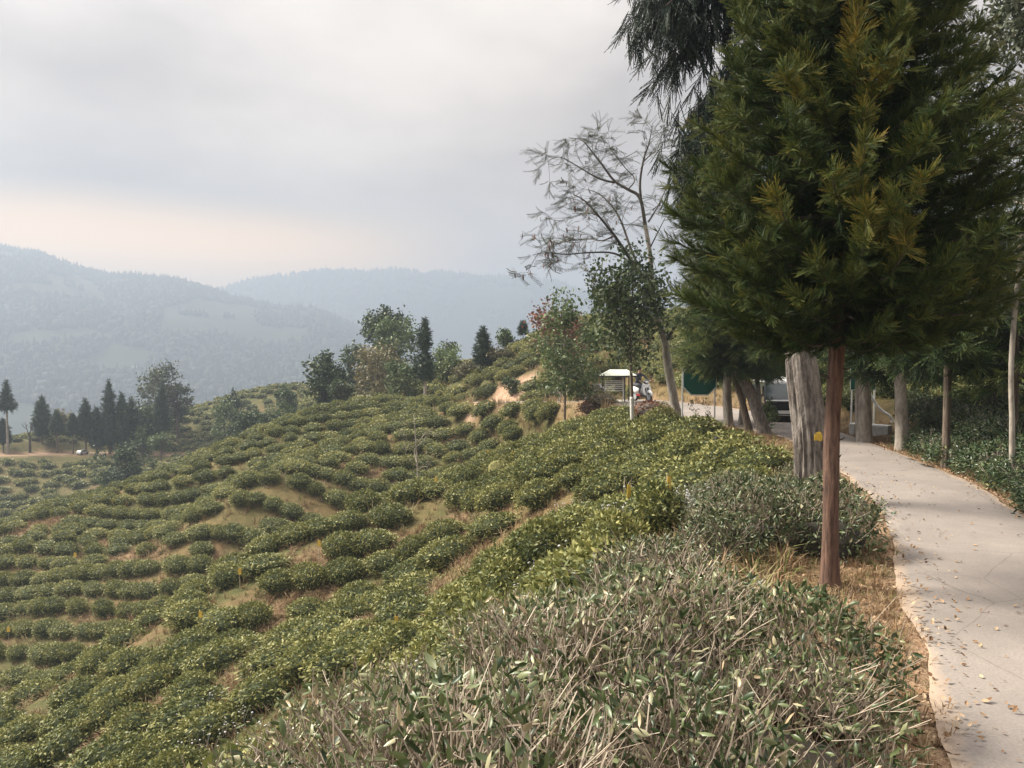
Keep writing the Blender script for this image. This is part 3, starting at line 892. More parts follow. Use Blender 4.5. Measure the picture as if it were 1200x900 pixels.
def plant_rows():
    """places for the tea: candidates slide downhill to the nearest terrace line, then are thinned"""
    n = 60000
    px = RNG.uniform(-200, 1330, n)
    Y = np.concatenate([RNG.uniform(8, 34, n // 3), RNG.uniform(30, 72, n // 3), RNG.uniform(60, 138, n - 2 * (n // 3))])
    X = (px - 600) / F_PX * Y
    ex = RNG.uniform(-20, -2, 2600); ey = RNG.uniform(3, 30, 2600)
    X = np.concatenate([X, ex, RNG.uniform(-5, 5, 2200)]); Y = np.concatenate([Y, ey, RNG.uniform(3.4, 16, 2200)])
    x, y = X.copy(), Y.copy()
    loose = (RNG.random(len(x)) < .45) & ~((on_spur(x, y) | crest_zone(x, y)) & (y > 9) & (RNG.random(len(x)) < .93))                               # some fill the gaps between the rows
    for it in range(2):
        gx, gy = slope_at(x, y); g = np.hypot(gx, gy) + 1e-6
        dz = np.select([g < .12, g < .22, g < .36, g < .6], [.12, .24, .40, .62], .92)
        z = H(x, y, False)
        st = np.clip((np.round(z / dz) * dz - z) / np.maximum(g, .12), -1.2, 1.2)
        kx, ky = gx / g * st, gy / g * st
        rows_ = x < 6
        q, qx, qy = row_field(x, y); qg = np.hypot(qx, qy) + 1e-6
        pitch = np.where(y > 75, 1.6, np.where(on_spur(x, y), 1.66, np.where(crest_zone(x, y), 1.66, 1.34)))
        s2 = np.clip((np.round(q / pitch) * pitch - q) / qg, -.95, .95)
        kx = np.where(rows_, qx / qg * s2, kx); ky = np.where(rows_, qy / qg * s2, ky)
        x, y = np.where(loose, x, x + kx), np.where(loose, y, y + ky)
    gx, gy = slope_at(x, y)
    tX, tY = row_dir(x, y, gx, gy)
    D, Z, W, S = road_near(x, y)
    ok = (D > W + np.where(y > 40, .75, 1.25))
    ok &= bare(x, y) < .35 + .3 * RNG.random(len(x))
    ok &= RNG.random(len(x)) < .88
    ok &= fbm(x * .16, y * .16, 91, 3) < .78                       # grassy gaps
    left_of_road = S > 0
    ok &= ~((y > 108) & (np.abs(y - 112) < 3.5) & (x < -44))
    ok &= ~((y > 118) & (x < -42) & (y < 128) & (x > -75) & (RNG.random(len(x)) < .2))
    ok &= ~((x > thick_lo(y) - .62) & (y < 12.9) & (S > 0))        # the unpruned thicket by the camera
    ok &= y > 3.4
    ok &= ~((on_spur(x, y) | crest_zone(x, y)) & (y > 11) & (fbm(x * .30, y * .30, 95, 2) > .63))   # worn grassy gaps on the near slope
    ok &= ~((S < 0) & (D < 3.6) & (y < 24))                        # hedge side of the road
    z = H(x, y)
    order = np.argsort(RNG.random(len(x)) + loose * 1.0)
    cell, keep, grid = 1.3, [], {}
    for i in order:
        if not ok[i]: continue
        tx, ty = tX[i], tY[i]
        al, ac = (1.0, 1.08) if loose[i] else (.88, 1.30 if y[i] < 31 else 1.2)
        ac /= math.sqrt(1 + .6 * (gx[i] * gx[i] + gy[i] * gy[i]))
        big = 1.0 + .35 * (y[i] > 75)
        cx, cy = int(math.floor(x[i] / 2)), int(math.floor(y[i] / 2))
        bad = False
        for a in (-1, 0, 1):
            for b in (-1, 0, 1):
                for k in grid.get((cx + a, cy + b), ()):
                    dx, dy = x[k] - x[i], y[k] - y[i]
                    u, v = (dx * tx + dy * ty) / (al * big), (dx * -ty + dy * tx) / (ac * big)
                    if u * u + v * v < 1: bad = True; break
                if bad: break
            if bad: break
        if not bad:
            grid.setdefault((cx, cy), []).append(i); keep.append(i)
    k = np.array(keep)
    return x[k], y[k], z[k], gx[k], gy[k], tX[k], tY[k]


def thick_lo(y):
    return np.interp(y, [1, 2.5, 3.5, 5.2, 6.4, 7, 8, 12.5], [-.85, -.92, -.95, -.35, 1.0, 1.5, 2.0, 3.1])


def row_q(x, y, w):
    qa = x * .80 - y * .60 + (fbm(x * .09, y * .09, 13, 1) - .5) * 4.5
    qb = y - .5 * hummocks(x, y) + .15 * x + (fbm(x * .06, y * .06, 23, 1) - .5) * 6
    return np.where(w, qa, qb)


def row_field(x, y, e=.25):
    w = on_spur(x, y)
    return row_q(x, y, w), (row_q(x + e, y, w) - row_q(x - e, y, w)) / (2 * e), (row_q(x, y + e, w) - row_q(x, y - e, w)) / (2 * e)


def row_dir(x, y, gx, gy):
    q, qx, qy = row_field(x, y)
    rows_ = x < 6
    vx, vy = np.where(rows_, qx, gx), np.where(rows_, qy, gy)
    g = np.hypot(vx, vy) + 1e-6
    return np.where(g > 1e-5, -vy / g, 1.0), np.where(g > 1e-5, vx / g, 0.0)


def crest_zone(x, y):
    return (y > 13) & (y < 33) & (x > -10) & (x < 6)


def on_spur(x, y):
    return (y < np.minimum(np.interp(x, [-25, -14.6, -11.5, -6.6, 2, 6], [17, 22, 26, 30, 30, 30]) + 1.5, 14 + np.maximum(-x - 2, 0) * 1.25)) & (x < 6)


def bush_matrix(gx, gy, s, rz_j, hs, tx, ty):
    t = Vector((tx, ty, 0)); t = Matrix.Rotation(rz_j, 3, 'Z') @ t
    nz = Vector((-gx * .38, -gy * .38, 1)).normalized()
    b = nz.cross(t).normalized(); t = b.cross(nz).normalized()
    R = Matrix((t, b, nz)).transposed()
    return R @ Matrix.Diagonal((s[0], s[1], hs))


def in_sight(x, y, z):
    """share of the sight line that is clear of the hillside (1 = in view)"""
    vis = np.ones(len(x), bool)
    for f in np.linspace(.25, .96, 26):
        qx, qy, qz = x * f, y * f, CAM[2] + (z - CAM[2]) * f
        vis &= qz > H(qx, qy) + .25
    return vis


LANDMARKS = []      # (name in a label, x, y): filled by the things that stand among the tea


def near_tea():
    x, y, z, gx, gy, tX, tY = plant_rows()
    px, py, d = project(np.c_[x, y, z + .5])
    fr = (px > -15) & (px < 1215) & (py > 0) & (py < 920)
    vis = in_sight(x, y, z + .65) & fr
    hid_right = (px > 830) & (y < 60) & (x > 6.5) & (y > 12)
    score = np.where(vis, 1.0 / d, -1) * np.where(hid_right & (y > 20), .6, 1)
    order = np.argsort(-score)
    top = order[:300]
    top = top[score[top] > 0]
    near_mesh = [bush_mesh(3600, .080) for _ in range(4)]
    mid_mesh = [bush_mesh(2000, .090) for _ in range(6)]
    # a label of its own: how many bushes away from the nearest landmark, and on which side of it
    own = {}
    marks = [(w,) + tuple(float(v) for v in project(np.array([lx, ly, H1(lx, ly) + .6]))[:2]) for w, lx, ly in LANDMARKS]
    sectors = {}
    for i in top:
        i = int(i)
        dd = [math.hypot(px[i] - mx, (py[i] - my) * 1.3) for _, mx, my in marks]
        m = int(np.argmin(dd)); dx, dy = px[i] - marks[m][1], py[i] - marks[m][2]
        side = ('right of' if dx > 0 else 'left of') if abs(dx) > abs(dy) * 1.2 else ('below' if dy > 0 else 'above')
        sectors.setdefault((m, side), []).append((dd[m], i))
    for (m, side), L_ in sectors.items():
        for n_, (_, i) in enumerate(sorted(L_)):
            if n_ < 20: own[i] = '%s tea bush %s %s' % ('nearest' if n_ == 0 else ORD[n_] + ' nearest', side, marks[m][0])
    for i in top:
        i = int(i)
        me = random.choice(near_mesh if d[i] < 15 else mid_mesh)
        o = link('tea_bush', me)
        s = RNG.uniform(.85, 1.2) * (1 + .1 * (RNG.random() < .2))
        o.matrix_world = Matrix.Translation((x[i], y[i], z[i] - .06)) @ bush_matrix(gx[i], gy[i], (s * RNG.uniform(.95, 1.2), s), RNG.normal(0, .15), RNG.uniform(.85, 1.15), tX[i], tY[i]).to_4x4()
        right = road_near([x[i]], [y[i]])[3][0] < 0 and y[i] < 45
        if right: lab, grp = 'dark clipped tea bush on the shaded bank beyond the roadside hedge', 'tea bushes on the bank right of the road'
        elif y[i] < 14: lab, grp = 'rounded leafy tea bush on the slope just below the scraggly thicket', 'tea bushes below the thicket'
        elif x[i] > 2.0: lab, grp = 'clipped tea bush in the rows just below the road and its trees', 'tea bushes under the road edge'
        elif y[i] < 24: lab, grp = 'clipped tea bush in the slanting rows low on the near slope', 'tea bushes low on the near slope'
        elif y[i] < 36: lab, grp = 'clipped tea bush along the crest of the near slope', 'tea bushes along the crest'
        else: lab, grp = 'clipped tea bush on the terraces across the gully', 'tea bushes across the gully'
        o['label'] = own.get(i, lab); o['category'] = 'tea bush'; o['group'] = grp
    rest = np.array([int(i) for i in order[len(top):]])
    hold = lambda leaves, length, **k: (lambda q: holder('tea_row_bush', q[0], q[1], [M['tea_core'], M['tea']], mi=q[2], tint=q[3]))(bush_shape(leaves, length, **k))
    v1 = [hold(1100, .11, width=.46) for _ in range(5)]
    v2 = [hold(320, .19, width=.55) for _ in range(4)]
    far = y[rest] >= 60
    Ms, ss = [], []
    for i in rest:
        s = RNG.uniform(.85, 1.2) * (1.3 if y[i] > 75 else 1)
        Ms.append(np.array(bush_matrix(gx[i], gy[i], (1, 1), RNG.normal(0, .15), 1, tX[i], tY[i]))); ss.append((s * RNG.uniform(.95, 1.2), s, RNG.uniform(.85, 1.15) * (1.15 if y[i] > 75 else 1)))
    scatter('tea_rows', v1 + v2, np.c_[x[rest], y[rest], z[rest] - .06], np.array(Ms), np.array(ss), RNG.normal(0, .09, len(rest)), np.where(far, RNG.integers(5, 9, len(rest)), RNG.integers(0, 5, len(rest))),
            label='terraced rows of clipped tea on the farther slopes', category='tea rows')
    print('TEA', len(x), 'individual', len(top))


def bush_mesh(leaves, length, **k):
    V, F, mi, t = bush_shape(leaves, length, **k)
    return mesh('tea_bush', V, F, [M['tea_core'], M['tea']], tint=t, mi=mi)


# ------------------------------------------------------------------ the unpruned thicket in front of the camera
def scrub_shapes(leaves, twigs, h, r, leaf_len, pale):
    """(leaf cloud, twig cloud, loose leaf frames) of one straggly bush"""
    P_, N_, side = dome_points(leaves, r, r, h)
    P_ = P_ - N_ * (RNG.random(leaves) ** 1.6 * .20)[:, None]
    d = N_ * .7 + RNG.normal(size=N_.shape) * .75
    d[:, 2] -= .12
    s = leaf_len * RNG.uniform(.55, 1.3, leaves)
    t = np.clip(RNG.normal(.37 + pale, .22, leaves), 0, 1)
    t = np.where(RNG.random(leaves) < .06 + pale * .4, RNG.uniform(.82, 1, leaves), t)
    leaf = stamp(LEAF_V, LEAF_F, P_, frames(d, RNG.uniform(0, 6.28, leaves)), np.c_[s * .74, s, s], t)
    # twigs: cut sticks that rise through the top, forking once
    parts, tt = [], []
    for k in range(twigs):
        a, q = RNG.uniform(0, 6.283), math.sqrt(RNG.random()) * r * .97
        top = h * (1 - (q / r) ** 3.2 * .5)
        p0 = np.array([math.cos(a) * q * .85, math.sin(a) * q * .85, top * RNG.uniform(.5, .85)])
        lean = np.array([math.cos(a) * .28 * q / r + RNG.normal(0, .38), math.sin(a) * .28 * q / r + RNG.normal(0, .38), 1.0])
        L = (top - p0[2]) * RNG.uniform(.8, 1.3) + .03; L = min(L, .24)
        p1 = p0 + lean * L * .55 + RNG.normal(0, .012, 3); p2 = p0 + lean * L + RNG.normal(0, .035, 3)
        w = RNG.uniform(.0018, .0042)
        parts.append(tube([p0, p1, p2], [w * 1.25, w, w * .6], 3, False)); tt.append(np.full(len(parts[-1][0]), RNG.uniform(.1, 1)))
        if RNG.random() < .65:
            p3 = p1 + (lean + RNG.normal(0, .55, 3)) * L * RNG.uniform(.25, .5)
            parts.append(tube([p1, p3], [w * .8, w * .4], 3, False)); tt.append(np.full(len(parts[-1][0]), RNG.uniform(.2, 1)))
    tw = join(parts)
    return leaf, (tw[0], tw[1], np.concatenate(tt)), (P_, d)


def thicket():
    single = [mesh('leaf', LEAF_V * np.array([.74, 1, 1]), LEAF_F, M['tea_near'], tint=np.full(8, t), smooth_=True) for t in (.25, .4, .55, .68, .8, .92)]
    kinds = []
    for k in range(10):
        pale = (.08, .12, .03, .09, .0, .11, .05, 0, 0, 0)[k]
        leaf, tw, fr = scrub_shapes(*((1900, 360, .78, .60, .052, pale) if k < 7 else (2000, 190, .78, .58, .060, -.05)))
        lm = mesh('foliage', leaf[0], leaf[1], M['tea_near'], tint=leaf[2], smooth_=True)
        tm = mesh('twigs', tw[0], tw[1], M['twig'], tint=tw[2])
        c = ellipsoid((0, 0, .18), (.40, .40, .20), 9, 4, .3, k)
        cm = mesh('shade_core_mesh', c[0], c[1], M['shade_core'])
        kinds.append((lm, tm, cm, fr))
    cand = []
    for y in np.arange(2.05, 12.6, .16):
        for x in np.arange(-3.0, 4.9, .16): cand.append((x + RNG.uniform(-.08, .08), y + RNG.uniform(-.08, .08)))
    random.shuffle(cand)
    chosen = []
    for x, y in cand:
        lo = thick_lo(y)
        hi = np.interp(y, [1, 2.3, 3.0, 4.0, 4.8, 5.2, 6.2, 7.3, 7.8, 8.2, 10, 12.5], [.2, 1.05, 1.4, 1.75, 1.72, 1.38, 1.25, 1.25, 1.4, 3.5, 4.3, 5.2])
        if not (lo < x < hi): continue
        if 5.6 < y < 7.75 and x > 1.45: continue                       # the step between the two bands, where the young trunk stands
        if math.hypot(x - 2.92, y - 7.05) < .55 or math.hypot(x - 4.3, y - 11.3) < .75: continue
        if all((x - a) ** 2 + ((y - b) * .95) ** 2 > .62 ** 2 for a, b in chosen): chosen.append((x, y))
    chosen.sort(key=lambda p: p[1])
    rows_of = [int((p[1] - chosen[0][1]) / .6) for p in chosen]
    rows_of = [sorted(set(rows_of)).index(r) for r in rows_of]
    n_loose = 0
    for k, (x, y) in enumerate(chosen):
        z = H1(x, y)
        green = y > 7.4
        lm, tm, cm, fr = kinds[7 + k % 3 if (green and RNG.random() < .8) or (x > .45 and y < 4.6 and RNG.random() < .48) or RNG.random() < .1 else int(RNG.integers(0, 7))]
        s = RNG.uniform(.9, 1.15) * (.80 if y > 8.6 and x > 2.6 else 1)
        row = rows_of[k]; mates = [j for j in range(len(chosen)) if rows_of[j] == row]
        mates.sort(key=lambda j: chosen[j][0] / chosen[j][1]); pos = mates.index(k)
        lab = 'straggly tea bush, %s from the left in the %s row from the camera' % (ORD[pos], ORD[row])
        t = thing('straggly_tea_bush', lab, 'tea bush', (x, y, z - .08), RNG.uniform(0, 6.28), 'straggly unpruned tea bushes of the foreground thicket')
        t.scale = (s, s, s * RNG.uniform(.9, 1.12))
        link('foliage', lm, t, kind='stuff'); link('twigs', tm, t, kind='stuff'); link('shade_core', cm, t)
        if y < 4.0 and n_loose < 520:
            P_, d = fr
            idx = RNG.choice(len(P_), 60, replace=False)
            Mx = frames(d[idx] + RNG.normal(size=(60, 3)) * .3, RNG.uniform(0, 6.28, 60))
            for q, i in enumerate(idx):
                o = link('leaf', random.choice(single), t)
                sc = .060 * RNG.uniform(.7, 1.35)
                o.matrix_local = Matrix.Translation(P_[i] * 1.04) @ (Matrix(Mx[q].tolist()) @ Matrix.Diagonal((sc, sc, sc))).to_4x4()
                n_loose += 1
    print('THICKET', len(chosen), 'loose leaves', n_loose)

# ------------------------------------------------------------------ trees
def shoot(n_needles, L=1.0, needle=.085, w=.016, spread=.55, core=.018):
    """one feathery shoot along +z: a thin stem with forward-pointing needles"""
    V, F = tube([[0, 0, 0], [0, .02, L * .55], [0, .05, L]], [core, core * .8, core * .2], 3, False)
    V, F = [V], [F]; base = len(V[0])
    for i in range(n_needles):
        t = (i + .5) / n_needles
        a = i * 2.39996
        p = np.array([0, .05 * t * t, t * L * .97])
        d = np.array([math.cos(a) * spread, math.sin(a) * spread, 1.0 - .25 * spread]); d /= np.linalg.norm(d)
        s = np.array([-math.sin(a), math.cos(a), 0]) * w
        q = p + d * needle * (1.15 - .5 * t)
        V.append(np.array([p - s, p + s, q])); F.append(np.array([[base, base + 1, base + 2]])); base += 3
    return np.concatenate(V), np.concatenate(F)


def spray(n_shoots, needles, fan=.75, seed=0, **k):
    """a fan of shoots off one twig, growing along +z"""
    rs = np.random.default_rng(seed)
    sv, sf = shoot(needles, **k)
    pos, dirs, sc = [], [], []
    for i in range(n_shoots):
        t = i / max(n_shoots - 1, 1)
        a = i * 2.4 + rs.uniform(-.4, .4)
        pos.append([0, 0, t * .62])
        f = fan * (1 - .65 * t) * rs.uniform(.7, 1.2)
        sg = 1 if i % 2 else -1
        dirs.append([sg * f * rs.uniform(.6, 1.3), math.sin(a) * f * .45, 1.0]); sc.append((.62 - .16 * abs(t - .4)) * rs.uniform(.75, 1.15))
    V, F, _ = stamp(sv, sf, np.array(pos), frames(np.array(dirs), rs.uniform(0, 6.28, n_shoots)), np.array(sc))
    # paler tips: young growth, plus bright tips and shaded gaps painted in; shoots vary
    along = np.tile(sv[:, 2] / sv[:, 2].max(), n_shoots)
    return V, F, .20 * (along - .55) + np.repeat(rs.normal(0, .07, n_shoots), len(sv))


def conifer(z0, z1, prof, n_br, per_m, tmpl, size, droop=.1, lift=.5, tip_in=.25, gold=(), origin=(0, 0, 0), tint0=.42, seed=1, hang=0.0, keep=1.0, axis=None, zpow=1.0):
    """limbs and needle sprays of a conifer whose trunk stands at the local origin; returns (limbs, sprays, tint)"""
    rs = np.random.default_rng(seed)
    limbs, pos, dirs, sc, tint = [], [], [], [], []
    zs, rs_ = zip(*prof)
    for b in range(n_br):
        z = z0 + (z1 - z0) * ((b + rs.random()) / n_br) ** zpow
        a = b * 2.39996 + rs.normal(0, .25)
        R = np.interp(z, zs, rs_) * rs.uniform(.78, 1.1)
        if R < .08 or rs.random() > keep: continue
        out = np.array([math.cos(a), math.sin(a), 0])
        ax = np.array(axis(z)) if axis else np.zeros(2)
        t = np.linspace(0, 1, 7)
        bend = rs.normal(0, .10)
        side = np.array([-out[1], out[0], 0])
        pts = np.array([ax[0], ax[1], z]) + out * (R * t)[:, None] + side * (bend * R * t * t)[:, None] + np.array([0, 0, 1.0]) * (R * (-droop * np.sin(t * math.pi * .8) + (lift - droop) * .35 * t * t))[:, None]
        limbs.append(tube(pts, np.linspace(.008 + .009 * R, .003, 7), 4, False))
        n = max(int(R * per_m), 3)
        tt = tip_in + (1 - tip_in) * rs.random(n) ** .8
        i = np.clip((tt * 6).astype(int), 0, 5); f = tt * 6 - i
        p = pts[i] * (1 - f)[:, None] + pts[i + 1] * f[:, None]
        d = out * .8 + rs.normal(size=(n, 3)) * .55 + np.array([0, 0, lift - hang * 1.0])
        pos.append(p); dirs.append(d)
        sc.append(size * rs.uniform(.7, 1.2, n) * (1 - .25 * tt) * np.clip(.45 + R / (max(rs_) + 1e-6), .45, 1.0))
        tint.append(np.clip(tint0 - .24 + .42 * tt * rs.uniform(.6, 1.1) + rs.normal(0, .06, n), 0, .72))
    pos, dirs, sc, tint = map(np.concatenate, (pos, dirs, sc, tint))
    for gx_, gy_, gz_, gr in gold:
        d2 = np.linalg.norm(pos - np.array([gx_, gy_, gz_]), axis=1)
        tint = np.where((d2 < gr * 1.7) & (rs.random(len(tint)) < .8), np.clip(.98 - .2 * d2 / gr + rs.normal(0, .05, len(tint)), 0, 1), tint)
    return join(limbs), (tmpl, pos, frames(dirs, rs.normal(0, .6, len(pos))), sc, tint, rs.integers(0, len(tmpl), len(pos)))


def needles(name, sp, mat, parent):
    tmpl, pos, Mx, sc, tint, pick = sp
    key = (id(tmpl), mat)
    if key not in HELD:
        HELD[key] = [holder('needle_spray', V, F, M[mat], tint=G) for V, F, G in tmpl]
    return scatter(name, HELD[key], pos, Mx, sc, tint, pick, parent)


HELD = {}


def trunk_shape(pts, radii, n=20, rings=40, furrow=.0, seed=0, flare=.0, flare_h=.4):
    P3 = catmull(pts, max(rings // (len(pts) - 1), 2))
    r = np.interp(np.linspace(0, 1, len(P3)), np.linspace(0, 1, len(radii)), radii)
    V, F = tube(P3, r, n, True)
    m = len(P3)
    B = V[:m * n].reshape(m, n, 3)
    i, j = np.meshgrid(np.arange(m), np.arange(n), indexing='ij')
    h = np.r_[0, np.cumsum(np.linalg.norm(np.diff(P3, axis=0), axis=1))]
    th = j / n * 2 * math.pi
    k = 1 + furrow * (vnoise(np.cos(th) * 5 + seed, np.sin(th) * 5 + h[i] * .9, seed) - .5) * 1.2 + furrow * (vnoise(np.cos(th) * 13, np.sin(th) * 13 + h[i] * 1.7, seed + 5) - .5)
    k = k + flare * np.exp(-h[i] / flare_h) * (1 + .5 * np.cos(th * 4 + seed))
    B = P3[:, None] + (B - P3[:, None]) * k[..., None]
    V[:m * n] = B.reshape(-1, 3)
    return V, F


def branching(p0, d0, L, r, depth, rs, up=.15, kids=(3, 4), spread=.75, shrink=.66, seg=4, out=None, tips=None):
    if out is None: out, tips = [], []
    pts = [np.array(p0, float)]; d = np.array(d0, float); d /= np.linalg.norm(d)
    for k in range(seg):
        d = d + rs.normal(0, .13, 3) + np.array([0, 0, up * .25]); d /= np.linalg.norm(d)
        pts.append(pts[-1] + d * L / seg)
    out.append(tube(pts, np.linspace(r, r * .55, seg + 1), 6 if r > .03 else 4 if r > .012 else 3, False))
    if depth == 0:
        tips.append((pts[-1], d)); tips.append((pts[-2], d))
        return out, tips
    for k in range(rs.integers(kids[0], kids[1] + 1)):
        i = rs.integers(seg // 2, seg + 1)
        dd = d + rs.normal(0, spread, 3); dd[2] += up
        branching(pts[i], dd, L * shrink * rs.uniform(.75, 1.15), r * .55, depth - 1, rs, up, kids, spread, shrink, max(seg - 1, 2), out, tips)
    if depth <= 1: tips.append((pts[-1], d))
    return out, tips


def leaves_at(tips, per, radius, length, width=.5, rs=None, hang=.3, folded=False, tint0=.5, var=.2):
    c = np.array([t[0] for t in tips]); n = len(c) * per
    pos = np.repeat(c, per, 0) + rs.normal(size=(n, 3)) * radius
    d = rs.normal(size=(n, 3)); d[:, 2] -= hang
    s = length * rs.uniform(.6, 1.25, n)
    # clumps differ in leaf age, the leaf itself in hue
    t = np.clip(tint0 + np.repeat(rs.normal(0, var * .6, len(c)), per) + rs.normal(0, var, n), 0, 1)
    LV, LF = (LEAF_V, LEAF_F) if folded else (DIAMOND_V, DIAMOND_F)
    return stamp(LV, LF, pos, frames(d, rs.uniform(0, 6.28, n)), np.c_[s * width * (2.2 if folded else 1), s, s], t)


def plant(name, label, cat, loc, group=None, rz=0.0):
    return thing(name, label, cat, loc, rz, group)


# -- the young cedar with the thin reddish trunk, close to the camera
def young_cedar():
    x, y = 2.92, 7.05
    z = H1(x, y)
    t = plant('cedar_tree', 'young feathery cedar with a thin reddish trunk and golden new shoots beside the road', 'tree', (x, y, z))
    o = -np.array([x, y, z])
    pts = [P(973, 700, 7.05) + o, P(973, 640, 7.05) + o, P(975.5, 500, 7.05) + o, P(981, 400, 7.05) + o, P(985, 200, 7.05) + o, P(985, 0, 7.05) + o, np.array([.05, 0, 7.6]), np.array([.08, 0, 9.3])]
    pts[0][2] = -.15
    part('trunk', trunk_shape(pts, [.088, .074, .068, .066, .058, .05, .03, .008], 22, 90, .16, 3, .35, .22), M['bark_red'], t, smooth_=True)
    rs = np.random.default_rng(6)
    stubs = []
    for k in range(13):
        zz = rs.uniform(.7, 2.3); a = rs.uniform(0, 6.28); q = np.interp(zz, [p[2] for p in pts], [p[0] for p in pts]), np.interp(zz, [p[2] for p in pts], [p[1] for p in pts])
        L_ = rs.uniform(.03, .10) if zz < 1.7 else rs.uniform(.08, .35); d_ = np.array([math.cos(a), math.sin(a), rs.uniform(-.2, .35)])
        p0_ = np.array([q[0], q[1], zz]) + d_ * .05
        stubs.append(tube([p0_, p0_ + d_ * L_ * .6, p0_ + d_ * L_ + np.array([0, 0, .02])], [.010, .007, .003], 5))
    for st in stubs: part('branch_stub', st, M['bark_dark'], t)
    tm = [spray(12, 30, .62, k, needle=.10, w=.024, spread=.40, core=.026) for k in range(5)]
    tm2 = tm
    prof = [(2.1, .6), (2.4, 1.1), (2.8, 1.48), (3.2, 1.60), (3.7, 1.5), (4.4, 1.2), (5.4, .95), (6.5, .7), (8, .4), (9.2, .08)]
    ax = lambda zz: (.07 * smooth(1, 4, zz) + .02, 0)
    g = lambda px, py, Y, r: (*(P(px, py, Y) - np.array([x, y, z])), r)
    gold = [g(1025, 210, 5.75, .26), g(1050, 250, 5.7, .24), g(1080, 262, 5.7, .24), g(1020, 275, 5.6, .20), g(925, 240, 5.7, .28), g(935, 285, 5.55, .22), g(900, 215, 5.8, .22), g(965, 345, 5.6, .20), g(985, 40, 6.2, .30), g(960, 90, 6.1, .22), g(1010, 110, 6.1, .2), g(860, 275, 5.9, .2), g(1075, 285, 5.6, .2)]
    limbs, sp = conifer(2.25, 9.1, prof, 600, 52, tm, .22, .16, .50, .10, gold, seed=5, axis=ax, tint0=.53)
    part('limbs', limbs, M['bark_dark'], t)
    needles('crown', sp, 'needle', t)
    print('CEDAR sprays', len(sp[1]))


# -- the big weeping tree with the thick furrowed trunk
def great_weeping_tree():
    x, y = 4.32, 11.3
    z = H1(x, y)
    t = plant('weeping_cypress', 'tall dark weeping conifer with the thickest trunk, grey and deeply furrowed', 'tree', (x, y, z))
    o = -np.array([x, y, z])
    pts = [P(953, 590, 11.3) + o, P(951, 560, 11.3) + o, P(948, 500, 11.3) + o, P(940, 430, 11.3) + o, P(934, 330, 11.3) + o, P(930, 150, 11.3) + o, P(930, -60, 11.3) + o, P(935, -350, 11.3) + o]
    pts[0][2] = -.2
    tr = trunk_shape(pts, [.245, .222, .215, .208, .20, .17, .12, .03], 56, 130, .17, 8, .12, .4)
    part('trunk', tr, M['bark_grey'], t)
    c = P(958.5, 512, 11.3 - .216) + o
    mk = ellipsoid(c, (.062, .012, .085), 10, 5, .5, 4)
    part('paint_mark', mk, M['paint_mark'], t)
    # long limbs with hanging curtains
    hang_t = [spray(9, 14, .45, 20 + k, needle=.12, w=.032, spread=.4, core=.024) for k in range(3)]
    rs = np.random.default_rng(4)
    limbs, pos, sc = [], [], []
    def limb(p_end, zt, n, sag=.4):
        pe = np.array(p_end) + o
        k = np.clip(np.searchsorted([p[2] for p in pts], zt), 1, len(pts) - 1)
        f = (zt - pts[k - 1][2]) / (pts[k][2] - pts[k - 1][2] + 1e-9)
        ps = pts[k - 1] * (1 - f) + pts[k] * f
        tt = np.linspace(0, 1, 9)
        q = ps[None] * (1 - tt)[:, None] + pe[None] * tt[:, None] + np.array([0, 0, 1.0]) * (sag * np.sin(tt * math.pi))[:, None]
        limbs.append(tube(q, np.linspace(.05, .01, 9), 5, False))
        u = .25 + .75 * rs.random(n) ** .7
        i = np.clip((u * 8).astype(int), 0, 7); g = u * 8 - i
        p = q[i] * (1 - g)[:, None] + q[i + 1] * g[:, None] + rs.normal(size=(n, 3)) * np.array([.16, .22, .10])
        for drop in range(2):
            pos.append(p - np.array([0, 0, 1.0]) * (drop * .26 + rs.uniform(0, .2, n))[:, None] + rs.normal(0, .05, (n, 3))); sc.append(np.full(n, .46) * rs.uniform(.7, 1.2, n))
    for px, py, Y, zt, n in [(748, -6, 11.4, 7.9, 80), (768, 18, 11.0, 7.6, 70), (790, 40, 11.6, 7.3, 60), (742, 12, 11.9, 7.7, 45), (800, -30, 11.3, 8.6, 70), (775, 60, 11.5, 7.0, 26),
                             (800, 150, 11.2, 6.4, 70), (815, 130, 11.7, 6.3, 70), (798, 190, 11.5, 5.9, 60), (812, 210, 11.1, 5.5, 60), (790, 205, 11.3, 5.7, 34), (835, 180, 11.6, 5.8, 60), (840, 100, 11.2, 6.7, 50),
                             (960, 60, 13.2, 7.2, 50), (930, -30, 9.9, 8.8, 40), (1030, 240, 13.0, 5.4, 30), (850, -120, 11.3, 9.8, 70), (1010, -140, 11.8, 10.0, 70), (930, -220, 12.2, 11, 60), (880, 280, 12.4, 4.9, 50)]:
        limb(P(px, py, Y), zt, n)
    pos = np.concatenate(pos); sc = np.concatenate(sc)
    d = rs.normal(size=pos.shape) * .34 + np.array([0, 0, -1.0])
    part('limbs', join(limbs), M['bark_dark'], t)
    needles('crown', (hang_t, pos, frames(d, rs.uniform(0, 6.28, len(pos))), sc, np.clip(rs.normal(.38, .16, len(pos)), 0, .8), rs.integers(0, 3, len(pos))), 'needle_dark', t)


SOFT = None


